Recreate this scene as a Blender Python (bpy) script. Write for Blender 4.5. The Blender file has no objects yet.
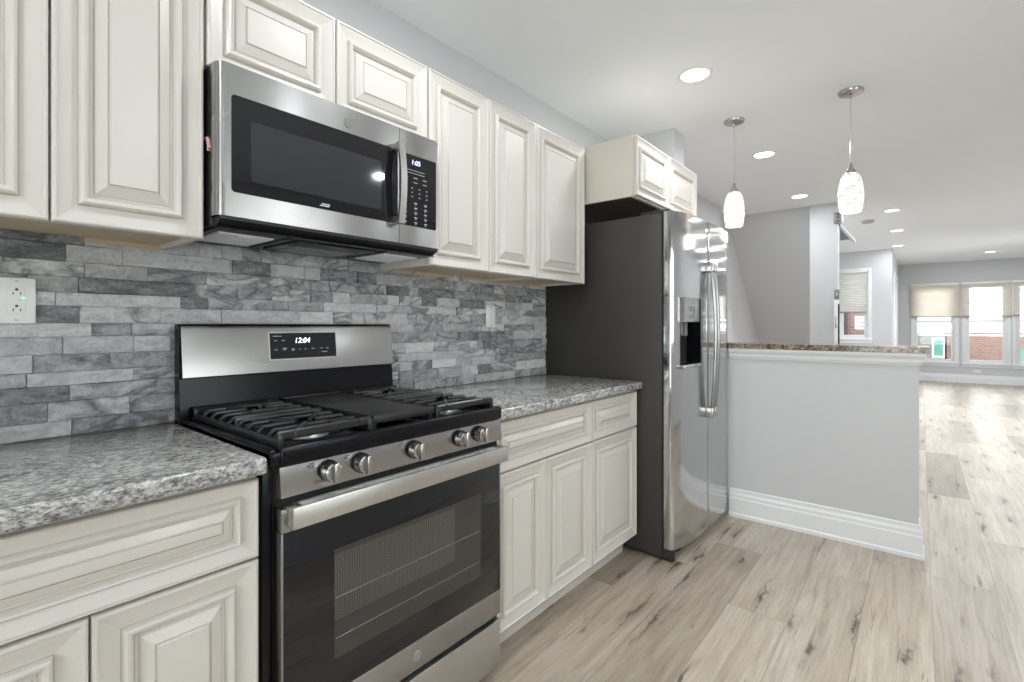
import bpy, bmesh, math, random
from mathutils import Vector, Matrix, noise as mnoise

S = bpy.context.scene
COL = S.collection
PI = math.pi

# ------------------------------------------------------------------ camera
cam_d = bpy.data.cameras.new('camera')
cam = bpy.data.objects.new('camera', cam_d)
COL.objects.link(cam)
cam_d.sensor_width = 36.0
cam_d.lens = 493.7 / 1024 * 36.0
cam_d.shift_y = -15.5 / 1024
cam_d.clip_start = 0.05
cam.location = (1.763, 0.0, 1.206)
cam.rotation_euler = (PI / 2, 0, 0.691)
S.camera = cam

# ------------------------------------------------------------------ sky, exposure
S.view_settings.view_transform = 'Standard'
S.view_settings.look = 'None'
S.view_settings.gamma = 1.0
S.view_settings.use_curve_mapping = False
S.view_settings.exposure = -0.08
W = bpy.data.worlds.new('overcast_sky')
S.world = W
W.use_nodes = True
_bg = W.node_tree.nodes['Background']
_bg.inputs['Color'].default_value = (0.985, 0.99, 1.0, 1)
_bg.inputs['Strength'].default_value = 6.0
CEIL = 2.56
LAMP_W = 8.8
LAMP_FAR = 19.0
S.cycles.max_bounces = 10
S.cycles.diffuse_bounces = 6
S.cycles.glossy_bounces = 4
S.cycles.transparent_max_bounces = 12
S.cycles.sample_clamp_indirect = 6.0

# ------------------------------------------------------------------ materials
def new_mat(name):
    m = bpy.data.materials.new(name)
    m.use_nodes = True
    nt = m.node_tree
    return m, nt, nt.nodes['Principled BSDF']

def simple(name, col, rough=0.5, metal=0.0, coat=0.0, emit=None, estr=0.0, spec=0.5):
    m, nt, b = new_mat(name)
    b.inputs['Base Color'].default_value = (*col, 1)
    b.inputs['Roughness'].default_value = rough
    b.inputs['Metallic'].default_value = metal
    b.inputs['Coat Weight'].default_value = coat
    b.inputs['Coat Roughness'].default_value = 0.15
    b.inputs['Specular IOR Level'].default_value = spec
    if emit:
        b.inputs['Emission Color'].default_value = (*emit, 1)
        b.inputs['Emission Strength'].default_value = estr
    return m

class NT:
    """tiny node helper"""
    def __init__(s, nt):
        s.nt = nt
    def n(s, typ, **kw):
        nd = s.nt.nodes.new(typ)
        for k, v in kw.items():
            setattr(nd, k, v)
        return nd
    def inp(s, sock, v):
        if hasattr(v, 'is_output'):
            s.nt.links.new(v, sock)
        else:
            sock.default_value = v
    def math(s, op, a, b=0.0, c=0.0):
        nd = s.n('ShaderNodeMath', operation=op)
        s.inp(nd.inputs[0], a); s.inp(nd.inputs[1], b); s.inp(nd.inputs[2], c)
        return nd.outputs[0]
    def comb(s, x, y, z):
        nd = s.n('ShaderNodeCombineXYZ')
        s.inp(nd.inputs[0], x); s.inp(nd.inputs[1], y); s.inp(nd.inputs[2], z)
        return nd.outputs[0]
    def noise(s, vec, scale, detail=4, rough=0.5, dist=0.0):
        nd = s.n('ShaderNodeTexNoise')
        s.inp(nd.inputs['Vector'], vec)
        nd.inputs['Scale'].default_value = scale
        nd.inputs['Detail'].default_value = detail
        nd.inputs['Roughness'].default_value = rough
        nd.inputs['Distortion'].default_value = dist
        return nd.outputs['Fac']
    def ramp(s, fac, stops, mode='LINEAR'):
        nd = s.n('ShaderNodeValToRGB')
        cr = nd.color_ramp
        cr.interpolation = mode
        while len(cr.elements) < len(stops):
            cr.elements.new(0.5)
        for e, (p, c) in zip(cr.elements, stops):
            e.position = p
            e.color = (*c, 1) if len(c) == 3 else c
        s.inp(nd.inputs[0], fac)
        return nd.outputs[0]
    def mix(s, fac, a, b, blend='MIX'):
        nd = s.n('ShaderNodeMix', data_type='RGBA', blend_type=blend)
        s.inp(nd.inputs[0], fac); s.inp(nd.inputs[6], a); s.inp(nd.inputs[7], b)
        return nd.outputs[2]
    def obj(s):
        return s.n('ShaderNodeTexCoord').outputs['Object']
    def scale(s, vec, sc):
        nd = s.n('ShaderNodeVectorMath', operation='MULTIPLY')
        s.inp(nd.inputs[0], vec); nd.inputs[1].default_value = sc
        return nd.outputs[0]
    def add(s, a, b):
        nd = s.n('ShaderNodeVectorMath', operation='ADD')
        s.inp(nd.inputs[0], a); s.inp(nd.inputs[1], b)
        return nd.outputs[0]
    def bump(s, h, strength, dist=0.01):
        nd = s.n('ShaderNodeBump')
        nd.inputs['Strength'].default_value = strength
        nd.inputs['Distance'].default_value = dist
        s.inp(nd.inputs['Height'], h)
        return nd.outputs[0]

def painted(name, col, rough=0.6, bump=0.15):
    m, nt, b = new_mat(name)
    t = NT(nt)
    h = t.noise(t.obj(), 260, 2)
    v = t.noise(t.obj(), 1.3, 2)
    c = t.mix(v, (*[x * 0.98 for x in col], 1), (*[min(1, x * 1.02) for x in col], 1))
    nt.links.new(c, b.inputs['Base Color'])
    nt.links.new(t.bump(h, bump, 0.0008), b.inputs['Normal'])
    b.inputs['Roughness'].default_value = rough
    return m

def steel(name, col, rough, stretch, bump=0.02, tangent=(0, 0, 1), aniso=0.6):
    m, nt, b = new_mat(name)
    t = NT(nt)
    b.inputs['Metallic'].default_value = 1.0
    h = t.noise(t.scale(t.obj(), (2.0, 2.0, 2.0)), 1.0, 2)
    b.inputs['Base Color'].default_value = (*col, 1)
    nt.links.new(t.math('MULTIPLY_ADD', h, 0.04, rough - 0.02), b.inputs['Roughness'])
    b.inputs['Anisotropic'].default_value = aniso
    nt.links.new(t.comb(*tangent), b.inputs['Tangent'])
    return m

M = {}
M['wall'] = painted('grey_wall_paint', (0.585, 0.59, 0.602), 0.55)
M['ceiling'] = painted('white_ceiling_paint', (0.86, 0.88, 0.90), 0.75)
M['trim'] = simple('white_trim_gloss', (0.80, 0.81, 0.82), 0.35)
M['cream'] = simple('cream_cabinet_lacquer', (0.600, 0.574, 0.530), 0.36, coat=0.12)
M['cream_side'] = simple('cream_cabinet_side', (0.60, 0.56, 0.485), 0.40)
M['glaze_shade'] = simple('glaze_and_groove_shade', (0.43, 0.385, 0.315), 0.5)  # faint brown glaze, plus groove shading put into the colour
M['underside'] = simple('raw_maple_underside', (0.58, 0.47, 0.32), 0.6)
M['under_shade'] = simple('shaded_underside', (0.10, 0.075, 0.055), 0.6)  # dark brown stands for the shade under the fridge cabinet
M['steel'] = steel('brushed_steel', (0.39, 0.388, 0.385), 0.27, (30, 3, 900))
M['steel_soft'] = steel('satin_steel', (0.55, 0.54, 0.52), 0.36, (30, 3, 700))
M['fridge_steel'] = steel('polished_fridge_steel', (0.54, 0.54, 0.545), 0.095, (60, 300, 3), 0.012, (0, 1, 0), 1.0)
M['detector'] = simple('grey_detector_plastic', (0.42, 0.42, 0.43), 0.5)
M['shade_rail'] = simple('taupe_shade_rail', (0.30, 0.28, 0.25), 0.5)
M['ledge_steel'] = simple('ledge_steel', (0.62, 0.61, 0.59), 0.5, 0.4)
M['handle_steel'] = simple('handle_steel', (0.40, 0.40, 0.40), 0.18, 1.0)
M['chrome'] = simple('chrome', (0.80, 0.80, 0.80), 0.12, 1.0)
M['nickel'] = simple('brushed_nickel', (0.50, 0.49, 0.48), 0.22, 1.0)
M['black'] = simple('black_enamel', (0.005, 0.005, 0.007), 0.20, spec=0.22)
M['black_matte'] = simple('black_plastic', (0.015, 0.015, 0.016), 0.5)
M['black_void'] = simple('dark_gap', (0.006, 0.006, 0.006), 0.8)
M['iron'] = simple('cast_iron', (0.014, 0.014, 0.015), 0.30)
M['griddle'] = simple('griddle_iron', (0.012, 0.012, 0.012), 0.45)
M['fridge_side'] = simple('charcoal_fridge_side', (0.040, 0.037, 0.034), 0.42, spec=0.4)
M['grey_plastic'] = simple('grey_plastic', (0.22, 0.22, 0.23), 0.4)
M['filter'] = simple('aluminium_mesh', (0.85, 0.85, 0.86), 0.5)
M['white_plastic'] = simple('white_plastic', (0.80, 0.80, 0.79), 0.35)
M['slot'] = simple('outlet_slot', (0.03, 0.03, 0.03), 0.6)
M['led_green'] = simple('green_indicator', (0.1, 0.8, 0.4), 0.4, emit=(0.15, 1.0, 0.5), estr=2.0)
M['digit'] = simple('white_led_digits', (0.8, 0.8, 0.9), 0.4, emit=(0.85, 0.92, 1.0), estr=2.5)
M['digit_blue'] = simple('blue_led_digits', (0.6, 0.6, 0.9), 0.4, emit=(0.55, 0.62, 1.0), estr=2.0)
M['print'] = simple('grey_print', (0.42, 0.43, 0.46), 0.5)
M['print_dark'] = simple('dark_print', (0.03, 0.03, 0.03), 0.5)
M['glass_black'] = simple('black_glass', (0.008, 0.008, 0.010), 0.04)
M['lens'] = simple('lit_lamp_lens', (1, 1, 1), 0.5, emit=(1.0, 0.985, 0.96), estr=6.0)
M['fabric'] = None
M['burner'] = simple('burner_aluminium', (0.55, 0.55, 0.55), 0.35, 0.9)
M['pink'] = simple('pink_tag', (0.55, 0.33, 0.33), 0.6)

# oven window: dark glass with a fine dotted screen
def mk_oven_window():
    m, nt, b = new_mat('oven_window_dot_screen')
    t = NT(nt)
    o = t.obj()
    sp = t.n('ShaderNodeSeparateXYZ'); nt.links.new(o, sp.inputs[0])
    u = t.math('ADD', sp.outputs[1], sp.outputs[2]); v = t.math('SUBTRACT', sp.outputs[1], sp.outputs[2])
    k = 2 * PI / 0.014
    d = t.math('MULTIPLY', t.math('SINE', t.math('MULTIPLY', u, k)), t.math('SINE', t.math('MULTIPLY', v, k)))
    c = t.ramp(t.math('MULTIPLY_ADD', d, 0.5, 0.5), [(0.25, (0.040, 0.036, 0.033)), (0.75, (0.105, 0.095, 0.086))])
    nt.links.new(c, b.inputs['Base Color'])
    b.inputs['Roughness'].default_value = 0.06
    return m
M['oven_screen'] = mk_oven_window()
M['oven_inner'] = simple('oven_inner_glass', (0.042, 0.040, 0.037), 0.05)
M['mw_screen'] = simple('microwave_window_screen', (0.026, 0.028, 0.031), 0.06)

def mk_floor():
    m, nt, b = new_mat('oak_plank_floor')
    t = NT(nt)
    o = t.obj()
    sp = t.n('ShaderNodeSeparateXYZ'); nt.links.new(o, sp.inputs[0])
    x, y = sp.outputs[0], sp.outputs[1]
    PW, PL = 0.2275, 1.52
    xs = t.math('DIVIDE', t.math('SUBTRACT', x, 0.892), PW)
    row = t.math('FLOOR', xs)
    fx = t.math('FRACT', xs)
    wn = t.n('ShaderNodeTexWhiteNoise', noise_dimensions='1D'); t.inp(wn.inputs['W'], t.math('ADD', row, 11.3))
    ys = t.math('ADD', t.math('DIVIDE', y, PL), wn.outputs['Value'])
    colm = t.math('FLOOR', ys)
    fy = t.math('FRACT', ys)
    wn2 = t.n('ShaderNodeTexWhiteNoise', noise_dimensions='2D'); nt.links.new(t.comb(row, colm, 0), wn2.inputs['Vector'])
    pid = wn2.outputs['Value']
    seed = t.math('MULTIPLY', pid, 60.0)
    gv = t.comb(t.math('MULTIPLY', x, 38.0), t.math('MULTIPLY', y, 2.4), seed)
    g1 = t.noise(gv, 1.0, 9, 0.62, 0.6)
    gv2 = t.comb(t.math('MULTIPLY', x, 120.0), t.math('MULTIPLY', y, 5.0), seed)
    g2 = t.noise(gv2, 1.0, 4, 0.6)
    lowv = t.comb(t.math('MULTIPLY', x, 5.0), t.math('MULTIPLY', y, 1.2), t.math('ADD', seed, 7.0))
    g3 = t.noise(lowv, 1.0, 3, 0.5)
    base = t.ramp(g1, [(0.26, (0.345, 0.288, 0.228)), (0.42, (0.445, 0.385, 0.316)), (0.60, (0.52, 0.464, 0.392)), (0.80, (0.565, 0.512, 0.44))])
    tint = t.ramp(pid, [(0.0, (0.66, 0.635, 0.605)), (0.30, (0.88, 0.865, 0.85)), (0.6, (1.02, 1.02, 1.01)), (1.0, (1.12, 1.12, 1.11))])
    c = t.mix(1.0, base, tint, 'MULTIPLY')
    fine = t.ramp(g2, [(0.30, (0.86, 0.85, 0.84)), (0.65, (1.03, 1.03, 1.03))])
    c = t.mix(1.0, c, fine, 'MULTIPLY')
    low = t.ramp(g3, [(0.35, (0.90, 0.88, 0.86)), (0.65, (1.05, 1.05, 1.05))])
    c = t.mix(1.0, c, low, 'MULTIPLY')
    # knots
    wob = t.noise(t.comb(t.math('MULTIPLY', x, 9.0), t.math('MULTIPLY', y, 9.0), seed), 1.0, 4, 0.6)
    wobs = t.math('MULTIPLY_ADD', wob, 0.9, -0.45)
    kv = t.comb(t.math('ADD', t.math('MULTIPLY', x, 8.5), t.math('ADD', t.math('MULTIPLY', wobs, 0.6), seed)), t.math('ADD', t.math('MULTIPLY', y, 1.9), t.math('MULTIPLY', wobs, 0.6)), 0.0)
    vo = t.n('ShaderNodeTexVoronoi', voronoi_dimensions='2D'); nt.links.new(kv, vo.inputs['Vector'])
    vo.inputs['Scale'].default_value = 1.0
    kd = t.ramp(vo.outputs['Distance'], [(0.03, (0.95, 0.95, 0.95)), (0.075, (0.6, 0.6, 0.6)), (0.13, (0.22, 0.22, 0.22)), (0.38, (0, 0, 0))])
    spc = t.n('ShaderNodeSeparateColor'); nt.links.new(vo.outputs['Color'], spc.inputs[0])
    pick = t.ramp(spc.outputs[0], [(0.52, (0, 0, 0)), (0.58, (1, 1, 1))])
    kmask = t.math('MULTIPLY', t.math('MULTIPLY', kd, pick), t.ramp(g2, [(0.30, (1, 1, 1)), (0.70, (0.35, 0.35, 0.35))]))
    c = t.mix(t.math('MINIMUM', t.math('MULTIPLY', kmask, 1.4), 0.90), c, (0.080, 0.056, 0.040, 1))
    # a split running through each knot
    dif = t.n('ShaderNodeVectorMath', operation='SUBTRACT')
    nt.links.new(kv, dif.inputs[0]); nt.links.new(vo.outputs['Position'], dif.inputs[1])
    sd_ = t.n('ShaderNodeSeparateXYZ'); nt.links.new(dif.outputs[0], sd_.inputs[0])
    wav = t.noise(t.comb(t.math('MULTIPLY', x, 2.0), t.math('MULTIPLY', y, 6.0), seed), 1.0, 5, 0.6)
    dx_ = t.math('ABSOLUTE', t.math('ADD', sd_.outputs[0], t.math('MULTIPLY_ADD', wav, 0.30, -0.15)))
    line = t.ramp(dx_, [(0.0, (1, 1, 1)), (0.014, (0.8, 0.8, 0.8)), (0.036, (0, 0, 0))])
    reach = t.ramp(t.math('ABSOLUTE', sd_.outputs[1]), [(0.20, (1, 1, 1)), (0.52, (0, 0, 0))])
    cpick = t.ramp(spc.outputs[1], [(0.40, (0, 0, 0)), (0.48, (1, 1, 1))])
    brk = t.ramp(wob, [(0.38, (0.15, 0.15, 0.15)), (0.52, (1, 1, 1))])
    spl = t.math('MULTIPLY', t.math('MULTIPLY', line, reach), t.math('MULTIPLY', t.math('MULTIPLY', cpick, pick), brk))
    c = t.mix(t.math('MULTIPLY', spl, 0.85), c, (0.075, 0.053, 0.038, 1))
    # dark cracks along the grain
    cr = t.noise(t.comb(t.math('MULTIPLY', x, 42.0), t.math('MULTIPLY', y, 2.6), t.math('ADD', seed, 3.0)), 1.0, 5, 0.65, 0.8)
    crm = t.math('MULTIPLY', t.ramp(cr, [(0.615, (0, 0, 0)), (0.68, (1, 1, 1))]), t.ramp(g3, [(0.46, (0, 0, 0)), (0.62, (1, 1, 1))]))
    c = t.mix(t.math('MULTIPLY', crm, 0.9), c, (0.075, 0.054, 0.038, 1))
    # seams
    ex = t.math('MINIMUM', fx, t.math('SUBTRACT', 1.0, fx))
    ey = t.math('MULTIPLY', t.math('MINIMUM', fy, t.math('SUBTRACT', 1.0, fy)), PL / PW)
    e = t.math('MINIMUM', ex, ey)
    seam = t.ramp(e, [(0.0, (1, 1, 1)), (0.011, (0, 0, 0))])
    c = t.mix(t.math('MULTIPLY', seam, 0.55), c, (0.15, 0.12, 0.09, 1))
    nt.links.new(c, b.inputs['Base Color'])
    r = t.math('MULTIPLY_ADD', g2, 0.12, 0.30)
    nt.links.new(r, b.inputs['Roughness'])
    h = t.math('SUBTRACT', t.math('MULTIPLY', g2, 0.5), seam)
    nt.links.new(t.bump(h, 0.25, 0.0012), b.inputs['Normal'])
    return m
M['floor'] = mk_floor()

def mk_granite(name, stops, streak, scale=1.0):
    m, nt, b = new_mat(name)
    t = NT(nt)
    v = t.scale(t.obj(), streak)
    n1 = t.noise(v, 70 * scale, 6, 0.72, 0.5)
    n2 = t.noise(v, 190 * scale, 3, 0.6)
    n3 = t.noise(v, 9 * scale, 3, 0.5, 0.8)
    f = t.math('ADD', t.math('MULTIPLY_ADD', n1, 0.62, t.math('MULTIPLY', n2, 0.30)), t.math('MULTIPLY', n3, 0.12))
    c = t.ramp(f, stops)
    nt.links.new(c, b.inputs['Base Color'])
    b.inputs['Roughness'].default_value = 0.16
    b.inputs['Coat Weight'].default_value = 0.2
    b.inputs['Coat Roughness'].default_value = 0.08
    return m
M['granite'] = mk_granite('grey_granite', [(0.37, (0.020, 0.020, 0.022)), (0.45, (0.14, 0.14, 0.14)), (0.52, (0.33, 0.325, 0.315)), (0.58, (0.54, 0.53, 0.515)), (0.69, (0.72, 0.71, 0.69))], (1.0, 0.55, 1.0), 1.35)
M['bar_granite'] = mk_granite('brown_granite', [(0.41, (0.018, 0.014, 0.012)), (0.49, (0.10, 0.07, 0.05)), (0.55, (0.24, 0.18, 0.13)), (0.62, (0.42, 0.34, 0.26)), (0.72, (0.58, 0.50, 0.41))], (1.0, 1.0, 1.0), 0.6)

def mk_stone():
    m, nt, b = new_mat('split_face_stone')
    t = NT(nt)
    at = t.n('ShaderNodeAttribute', attribute_name='tone')
    sp = t.n('ShaderNodeSeparateColor'); nt.links.new(at.outputs['Color'], sp.inputs[0])
    tone, s1, s2 = sp.outputs[0], sp.outputs[1], sp.outputs[2]
    off = t.comb(t.math('MULTIPLY', s1, 31.0), t.math('MULTIPLY', s2, 47.0), t.math('MULTIPLY', s1, 13.0))
    p = t.add(t.obj(), off)
    big = t.noise(t.scale(p, (1, 5, 11)), 1.0, 3, 0.55, 1.2)
    fine = t.noise(p, 85, 6, 0.75)
    mid = t.noise(t.scale(p, (1, 11, 22)), 1.0, 6, 0.62, 1.8)
    vein = t.ramp(t.math('ABSOLUTE', t.math('SUBTRACT', big, 0.5)), [(0.0, (1, 1, 1)), (0.03, (0.55, 0.55, 0.55)), (0.10, (0, 0, 0))])
    vsel = t.ramp(s2, [(0.45, (0, 0, 0)), (0.62, (1, 1, 1))])
    f = t.math('ADD', tone, t.math('MULTIPLY_ADD', mid, 0.80, -0.38))
    f = t.math('ADD', f, t.math('MULTIPLY_ADD', fine, 0.62, -0.31))
    c = t.ramp(f, [(0.05, (0.06, 0.064, 0.072)), (0.30, (0.22, 0.23, 0.242)), (0.50, (0.42, 0.43, 0.442)), (0.72, (0.60, 0.61, 0.62)), (0.95, (0.76, 0.765, 0.765))])
    c = t.mix(t.math('MULTIPLY', t.math('MULTIPLY', vein, vsel), 0.72), c, (0.07, 0.073, 0.08, 1))
    nt.links.new(c, b.inputs['Base Color'])
    b.inputs['Roughness'].default_value = 0.62
    nt.links.new(t.bump(t.math('ADD', fine, mid), 1.0, 0.006), b.inputs['Normal'])
    return m
M['stone'] = mk_stone()

def mk_brick():
    m, nt, b = new_mat('red_brick_facade')
    t = NT(nt)
    br = t.n('ShaderNodeTexBrick')
    o = t.obj()
    sp = t.n('ShaderNodeSeparateXYZ'); nt.links.new(o, sp.inputs[0])
    nt.links.new(t.comb(sp.outputs[0], sp.outputs[2], 0), br.inputs['Vector'])
    br.inputs['Color1'].default_value = (0.17, 0.09, 0.075, 1)
    br.inputs['Color2'].default_value = (0.22, 0.125, 0.105, 1)
    br.inputs['Mortar'].default_value = (0.27, 0.23, 0.21, 1)
    br.inputs['Scale'].default_value = 4.0
    nt.links.new(br.outputs['Color'], b.inputs['Base Color'])
    b.inputs['Roughness'].default_value = 0.85
    return m
M['brick'] = mk_brick()

def mk_shade(name, col, trans, see=0.0):
    m, nt, b = new_mat(name)
    t = NT(nt)
    b.inputs['Base Color'].default_value = (*col, 1)
    b.inputs['Roughness'].default_value = 0.8
    tr = t.n('ShaderNodeBsdfTranslucent'); tr.inputs['Color'].default_value = (*col, 1)
    mx = t.n('ShaderNodeMixShader'); mx.inputs[0].default_value = trans
    nt.links.new(b.outputs[0], mx.inputs[1]); nt.links.new(tr.outputs[0], mx.inputs[2])
    last = mx
    if see:
        tp = t.n('ShaderNodeBsdfTransparent')
        m2 = t.n('ShaderNodeMixShader'); m2.inputs[0].default_value = see
        nt.links.new(mx.outputs[0], m2.inputs[1]); nt.links.new(tp.outputs[0], m2.inputs[2])
        last = m2
    nt.links.new(last.outputs[0], nt.nodes['Material Output'].inputs['Surface'])
    return m
M['shade_fabric'] = mk_shade('cream_shade_fabric', (0.84, 0.77, 0.68), 0.55)
M['shade_sheer'] = mk_shade('sheer_cream_shade', (0.84, 0.78, 0.70), 0.55, 0.40)
M['shade_white'] = mk_shade('white_shade_fabric', (0.76, 0.75, 0.72), 0.40)

def mk_pane():
    m, nt, b = new_mat('window_glass')
    t = NT(nt)
    tp = t.n('ShaderNodeBsdfTransparent'); tp.inputs['Color'].default_value = (0.96, 0.98, 0.97, 1)
    gl = t.n('ShaderNodeBsdfGlossy'); gl.inputs['Roughness'].default_value = 0.02
    fr = t.n('ShaderNodeFresnel'); fr.inputs[0].default_value = 1.45
    mx = t.n('ShaderNodeMixShader')
    nt.links.new(fr.outputs[0], mx.inputs[0]); nt.links.new(tp.outputs[0], mx.inputs[1]); nt.links.new(gl.outputs[0], mx.inputs[2])
    nt.links.new(mx.outputs[0], nt.nodes['Material Output'].inputs['Surface'])
    return m
M['pane'] = mk_pane()

def mk_shade_glass():
    m, nt, b = new_mat('swirled_lamp_glass')
    t = NT(nt)
    o = t.obj()
    sp = t.n('ShaderNodeSeparateXYZ'); nt.links.new(o, sp.inputs[0])
    n = t.noise(t.scale(o, (11, 11, 5)), 1.0, 2, 0.4, 0.6)
    v = t.math('FRACT', t.math('MULTIPLY_ADD', sp.outputs[2], 14.0, t.math('MULTIPLY', n, 3.6)))
    d = t.math('ABSOLUTE', t.math('SUBTRACT', v, 0.5))
    line = t.ramp(d, [(0.0, (0.36, 0.28, 0.20)), (0.03, (0.66, 0.57, 0.47)), (0.10, (0.90, 0.85, 0.78)), (0.30, (1.0, 0.98, 0.95))])
    nt.links.new(line, b.inputs['Base Color'])
    nt.links.new(line, b.inputs['Emission Color'])
    b.inputs['Emission Strength'].default_value = 0.42
    b.inputs['Roughness'].default_value = 0.15
    b.inputs['Transmission Weight'].default_value = 0.0
    return m
M['lamp_glass'] = mk_shade_glass()

# ------------------------------------------------------------------ mesh builder
class MB:
    def __init__(s):
        s.bm = bmesh.new()
        s.mats = []
        s.mi = 0
    def mat(s, m):
        if m not in s.mats:
            s.mats.append(m)
        s.mi = s.mats.index(m)
        return s
    def _tag(s, faces):
        for f in faces:
            f.material_index = s.mi
    def box(s, x0, x1, y0, y1, z0, z1, bev=0.0, seg=2):
        r = bmesh.ops.create_cube(s.bm, size=1.0)
        vs = r['verts']
        for v in vs:
            v.co = Vector(((x0 + x1) / 2 + v.co.x * (x1 - x0), (y0 + y1) / 2 + v.co.y * (y1 - y0), (z0 + z1) / 2 + v.co.z * (z1 - z0)))
        fs = {f for v in vs for f in v.link_faces}
        s._tag(fs)
        if bev > 0:
            es = list({e for v in vs for e in v.link_edges})
            rb = bmesh.ops.bevel(s.bm, geom=es, offset=bev, segments=seg, affect='EDGES', profile=0.5)
            s._tag(rb['faces'])
        return s
    def quad(s, *pts):
        f = s.bm.faces.new([s.bm.verts.new(p) for p in pts])
        s._tag([f])
        return s
    def prism(s, poly, axis, a, b):
        """extrude 2-D polygon along axis ('x': poly=(y,z); 'y': poly=(x,z); 'z': poly=(x,y))"""
        def P(u, v, w):
            return {'x': (w, u, v), 'y': (u, w, v), 'z': (u, v, w)}[axis]
        A = [s.bm.verts.new(P(u, v, a)) for u, v in poly]
        B = [s.bm.verts.new(P(u, v, b)) for u, v in poly]
        n = len(poly)
        fs = [s.bm.faces.new(A), s.bm.faces.new(B[::-1])]
        for i in range(n):
            fs.append(s.bm.faces.new((A[i], B[i], B[(i + 1) % n], A[(i + 1) % n])))
        s._tag(fs)
        bmesh.ops.recalc_face_normals(s.bm, faces=fs)
        return s
    def lathe(s, prof, origin=(0, 0, 0), axis='z', n=32, cap=True):
        """prof: list of (r, h)"""
        o = Vector(origin)
        rings = []
        for r, h in prof:
            ring = []
            for i in range(n):
                a = 2 * PI * i / n
                c, d = r * math.cos(a), r * math.sin(a)
                p = {'z': (c, d, h), 'x': (h, c, d), 'y': (d, h, c)}[axis]
                ring.append(s.bm.verts.new(o + Vector(p)))
            rings.append(ring)
        fs = []
        for A, B in zip(rings, rings[1:]):
            for i in range(n):
                fs.append(s.bm.faces.new((A[i], A[(i + 1) % n], B[(i + 1) % n], B[i])))
        if cap:
            fs.append(s.bm.faces.new(rings[0][::-1]))
            fs.append(s.bm.faces.new(rings[-1]))
        s._tag(fs)
        bmesh.ops.recalc_face_normals(s.bm, faces=fs)
        return s
    def tube(s, pts, r, n=10, ry=None, up=(0, 0, 1)):
        """sweep an (elliptic) section along pts"""
        pts = [Vector(p) for p in pts]
        ry = ry or r
        rings = []
        for i, p in enumerate(pts):
            d = (pts[min(i + 1, len(pts) - 1)] - pts[max(i - 1, 0)]).normalized()
            u = Vector(up)
            if abs(d.dot(u)) > 0.95:
                u = Vector((1, 0, 0)) if abs(d.x) < 0.9 else Vector((0, 1, 0))
            a = d.cross(u).normalized()
            b = a.cross(d).normalized()
            rings.append([s.bm.verts.new(p + a * r * math.cos(2 * PI * k / n) + b * ry * math.sin(2 * PI * k / n)) for k in range(n)])
        fs = []
        for A, B in zip(rings, rings[1:]):
            for i in range(n):
                fs.append(s.bm.faces.new((A[i], A[(i + 1) % n], B[(i + 1) % n], B[i])))
        fs.append(s.bm.faces.new(rings[0][::-1])); fs.append(s.bm.faces.new(rings[-1]))
        s._tag(fs)
        bmesh.ops.recalc_face_normals(s.bm, faces=fs)
        return s
    def bar(s, p, q, w, h, bev=0.002):
        """rectangular bar from p to q (w across, h vertical)"""
        p, q = Vector(p), Vector(q)
        d = q - p
        L = d.length
        r = bmesh.ops.create_cube(s.bm, size=1.0)
        x = d.normalized()
        up = Vector((0, 0, 1))
        if abs(x.z) > 0.95:
            up = Vector((1, 0, 0))
        y = up.cross(x).normalized()
        z = x.cross(y)
        c = (p + q) / 2
        for v in r['verts']:
            v.co = c + x * v.co.x * L + y * v.co.y * w + z * v.co.z * h
        fs = {f for v in r['verts'] for f in v.link_faces}
        s._tag(fs)
        if bev:
            es = list({e for v in r['verts'] for e in v.link_edges})
            rb = bmesh.ops.bevel(s.bm, geom=es, offset=bev, segments=1, affect='EDGES')
            s._tag(rb['faces'])
        return s
    def panel(s, xb, y0, y1, z0, z1, prof, mats):
        """mitred frame profile on a panel facing +x: prof = [(inset, x offset from xb)], mats per ring"""
        rings = []
        for ins, dx in prof:
            rings.append([s.bm.verts.new((xb + dx, y, z)) for y, z in
                          ((y0 + ins, z0 + ins), (y1 - ins, z0 + ins), (y1 - ins, z1 - ins), (y0 + ins, z1 - ins))])
        for k, (A, B) in enumerate(zip(rings, rings[1:])):
            s.mat(mats[k])
            s._tag([s.bm.faces.new((A[i], A[(i + 1) % 4], B[(i + 1) % 4], B[i])) for i in range(4)])
        s.mat(mats[-1])
        s._tag([s.bm.faces.new(rings[-1])])
        s._tag([s.bm.faces.new(rings[0][::-1])])
        return s
    def build(s, name, parent=None, mat=None, angle=35, smooth=True):
        if mat is not None and not s.mats:
            s.mats = [mat]
        me = bpy.data.meshes.new(name)
        off = getattr(parent, 'my_base', None)
        base = BASE.get(parent.name) if parent is not None else None
        if base is not None:
            bmesh.ops.translate(s.bm, verts=s.bm.verts, vec=-base)
        s.bm.to_mesh(me)
        s.bm.free()
        for m in s.mats:
            me.materials.append(m)
        if smooth:
            me.shade_smooth()
            me.set_sharp_from_angle(angle=math.radians(angle))
        o = bpy.data.objects.new(name, me)
        COL.objects.link(o)
        if parent is not None:
            o.parent = parent
            if base is not None:
                BASE[o.name] = base
        return o

BASE = {}
def thing(name, label, cat, loc=(0, 0, 0), group=None):
    o = bpy.data.objects.new(name, None)
    COL.objects.link(o)
    o.empty_display_size = 0.1
    o.location = loc
    BASE[o.name] = Vector(loc)
    return tag(o, label, cat, group)

def tag(o, label, cat, group=None):
    o['label'] = label
    o['category'] = cat
    if group:
        o['group'] = group
    return o

def struct(o, label=None):
    o['kind'] = 'structure'
    if label:
        o['label'] = label
    return o

def copy_tree(o, parent=None):
    c = o.copy()
    COL.objects.link(c)
    if parent is not None:
        c.parent = parent
    for ch in list(o.children):
        copy_tree(ch, c)
    return c

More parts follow.
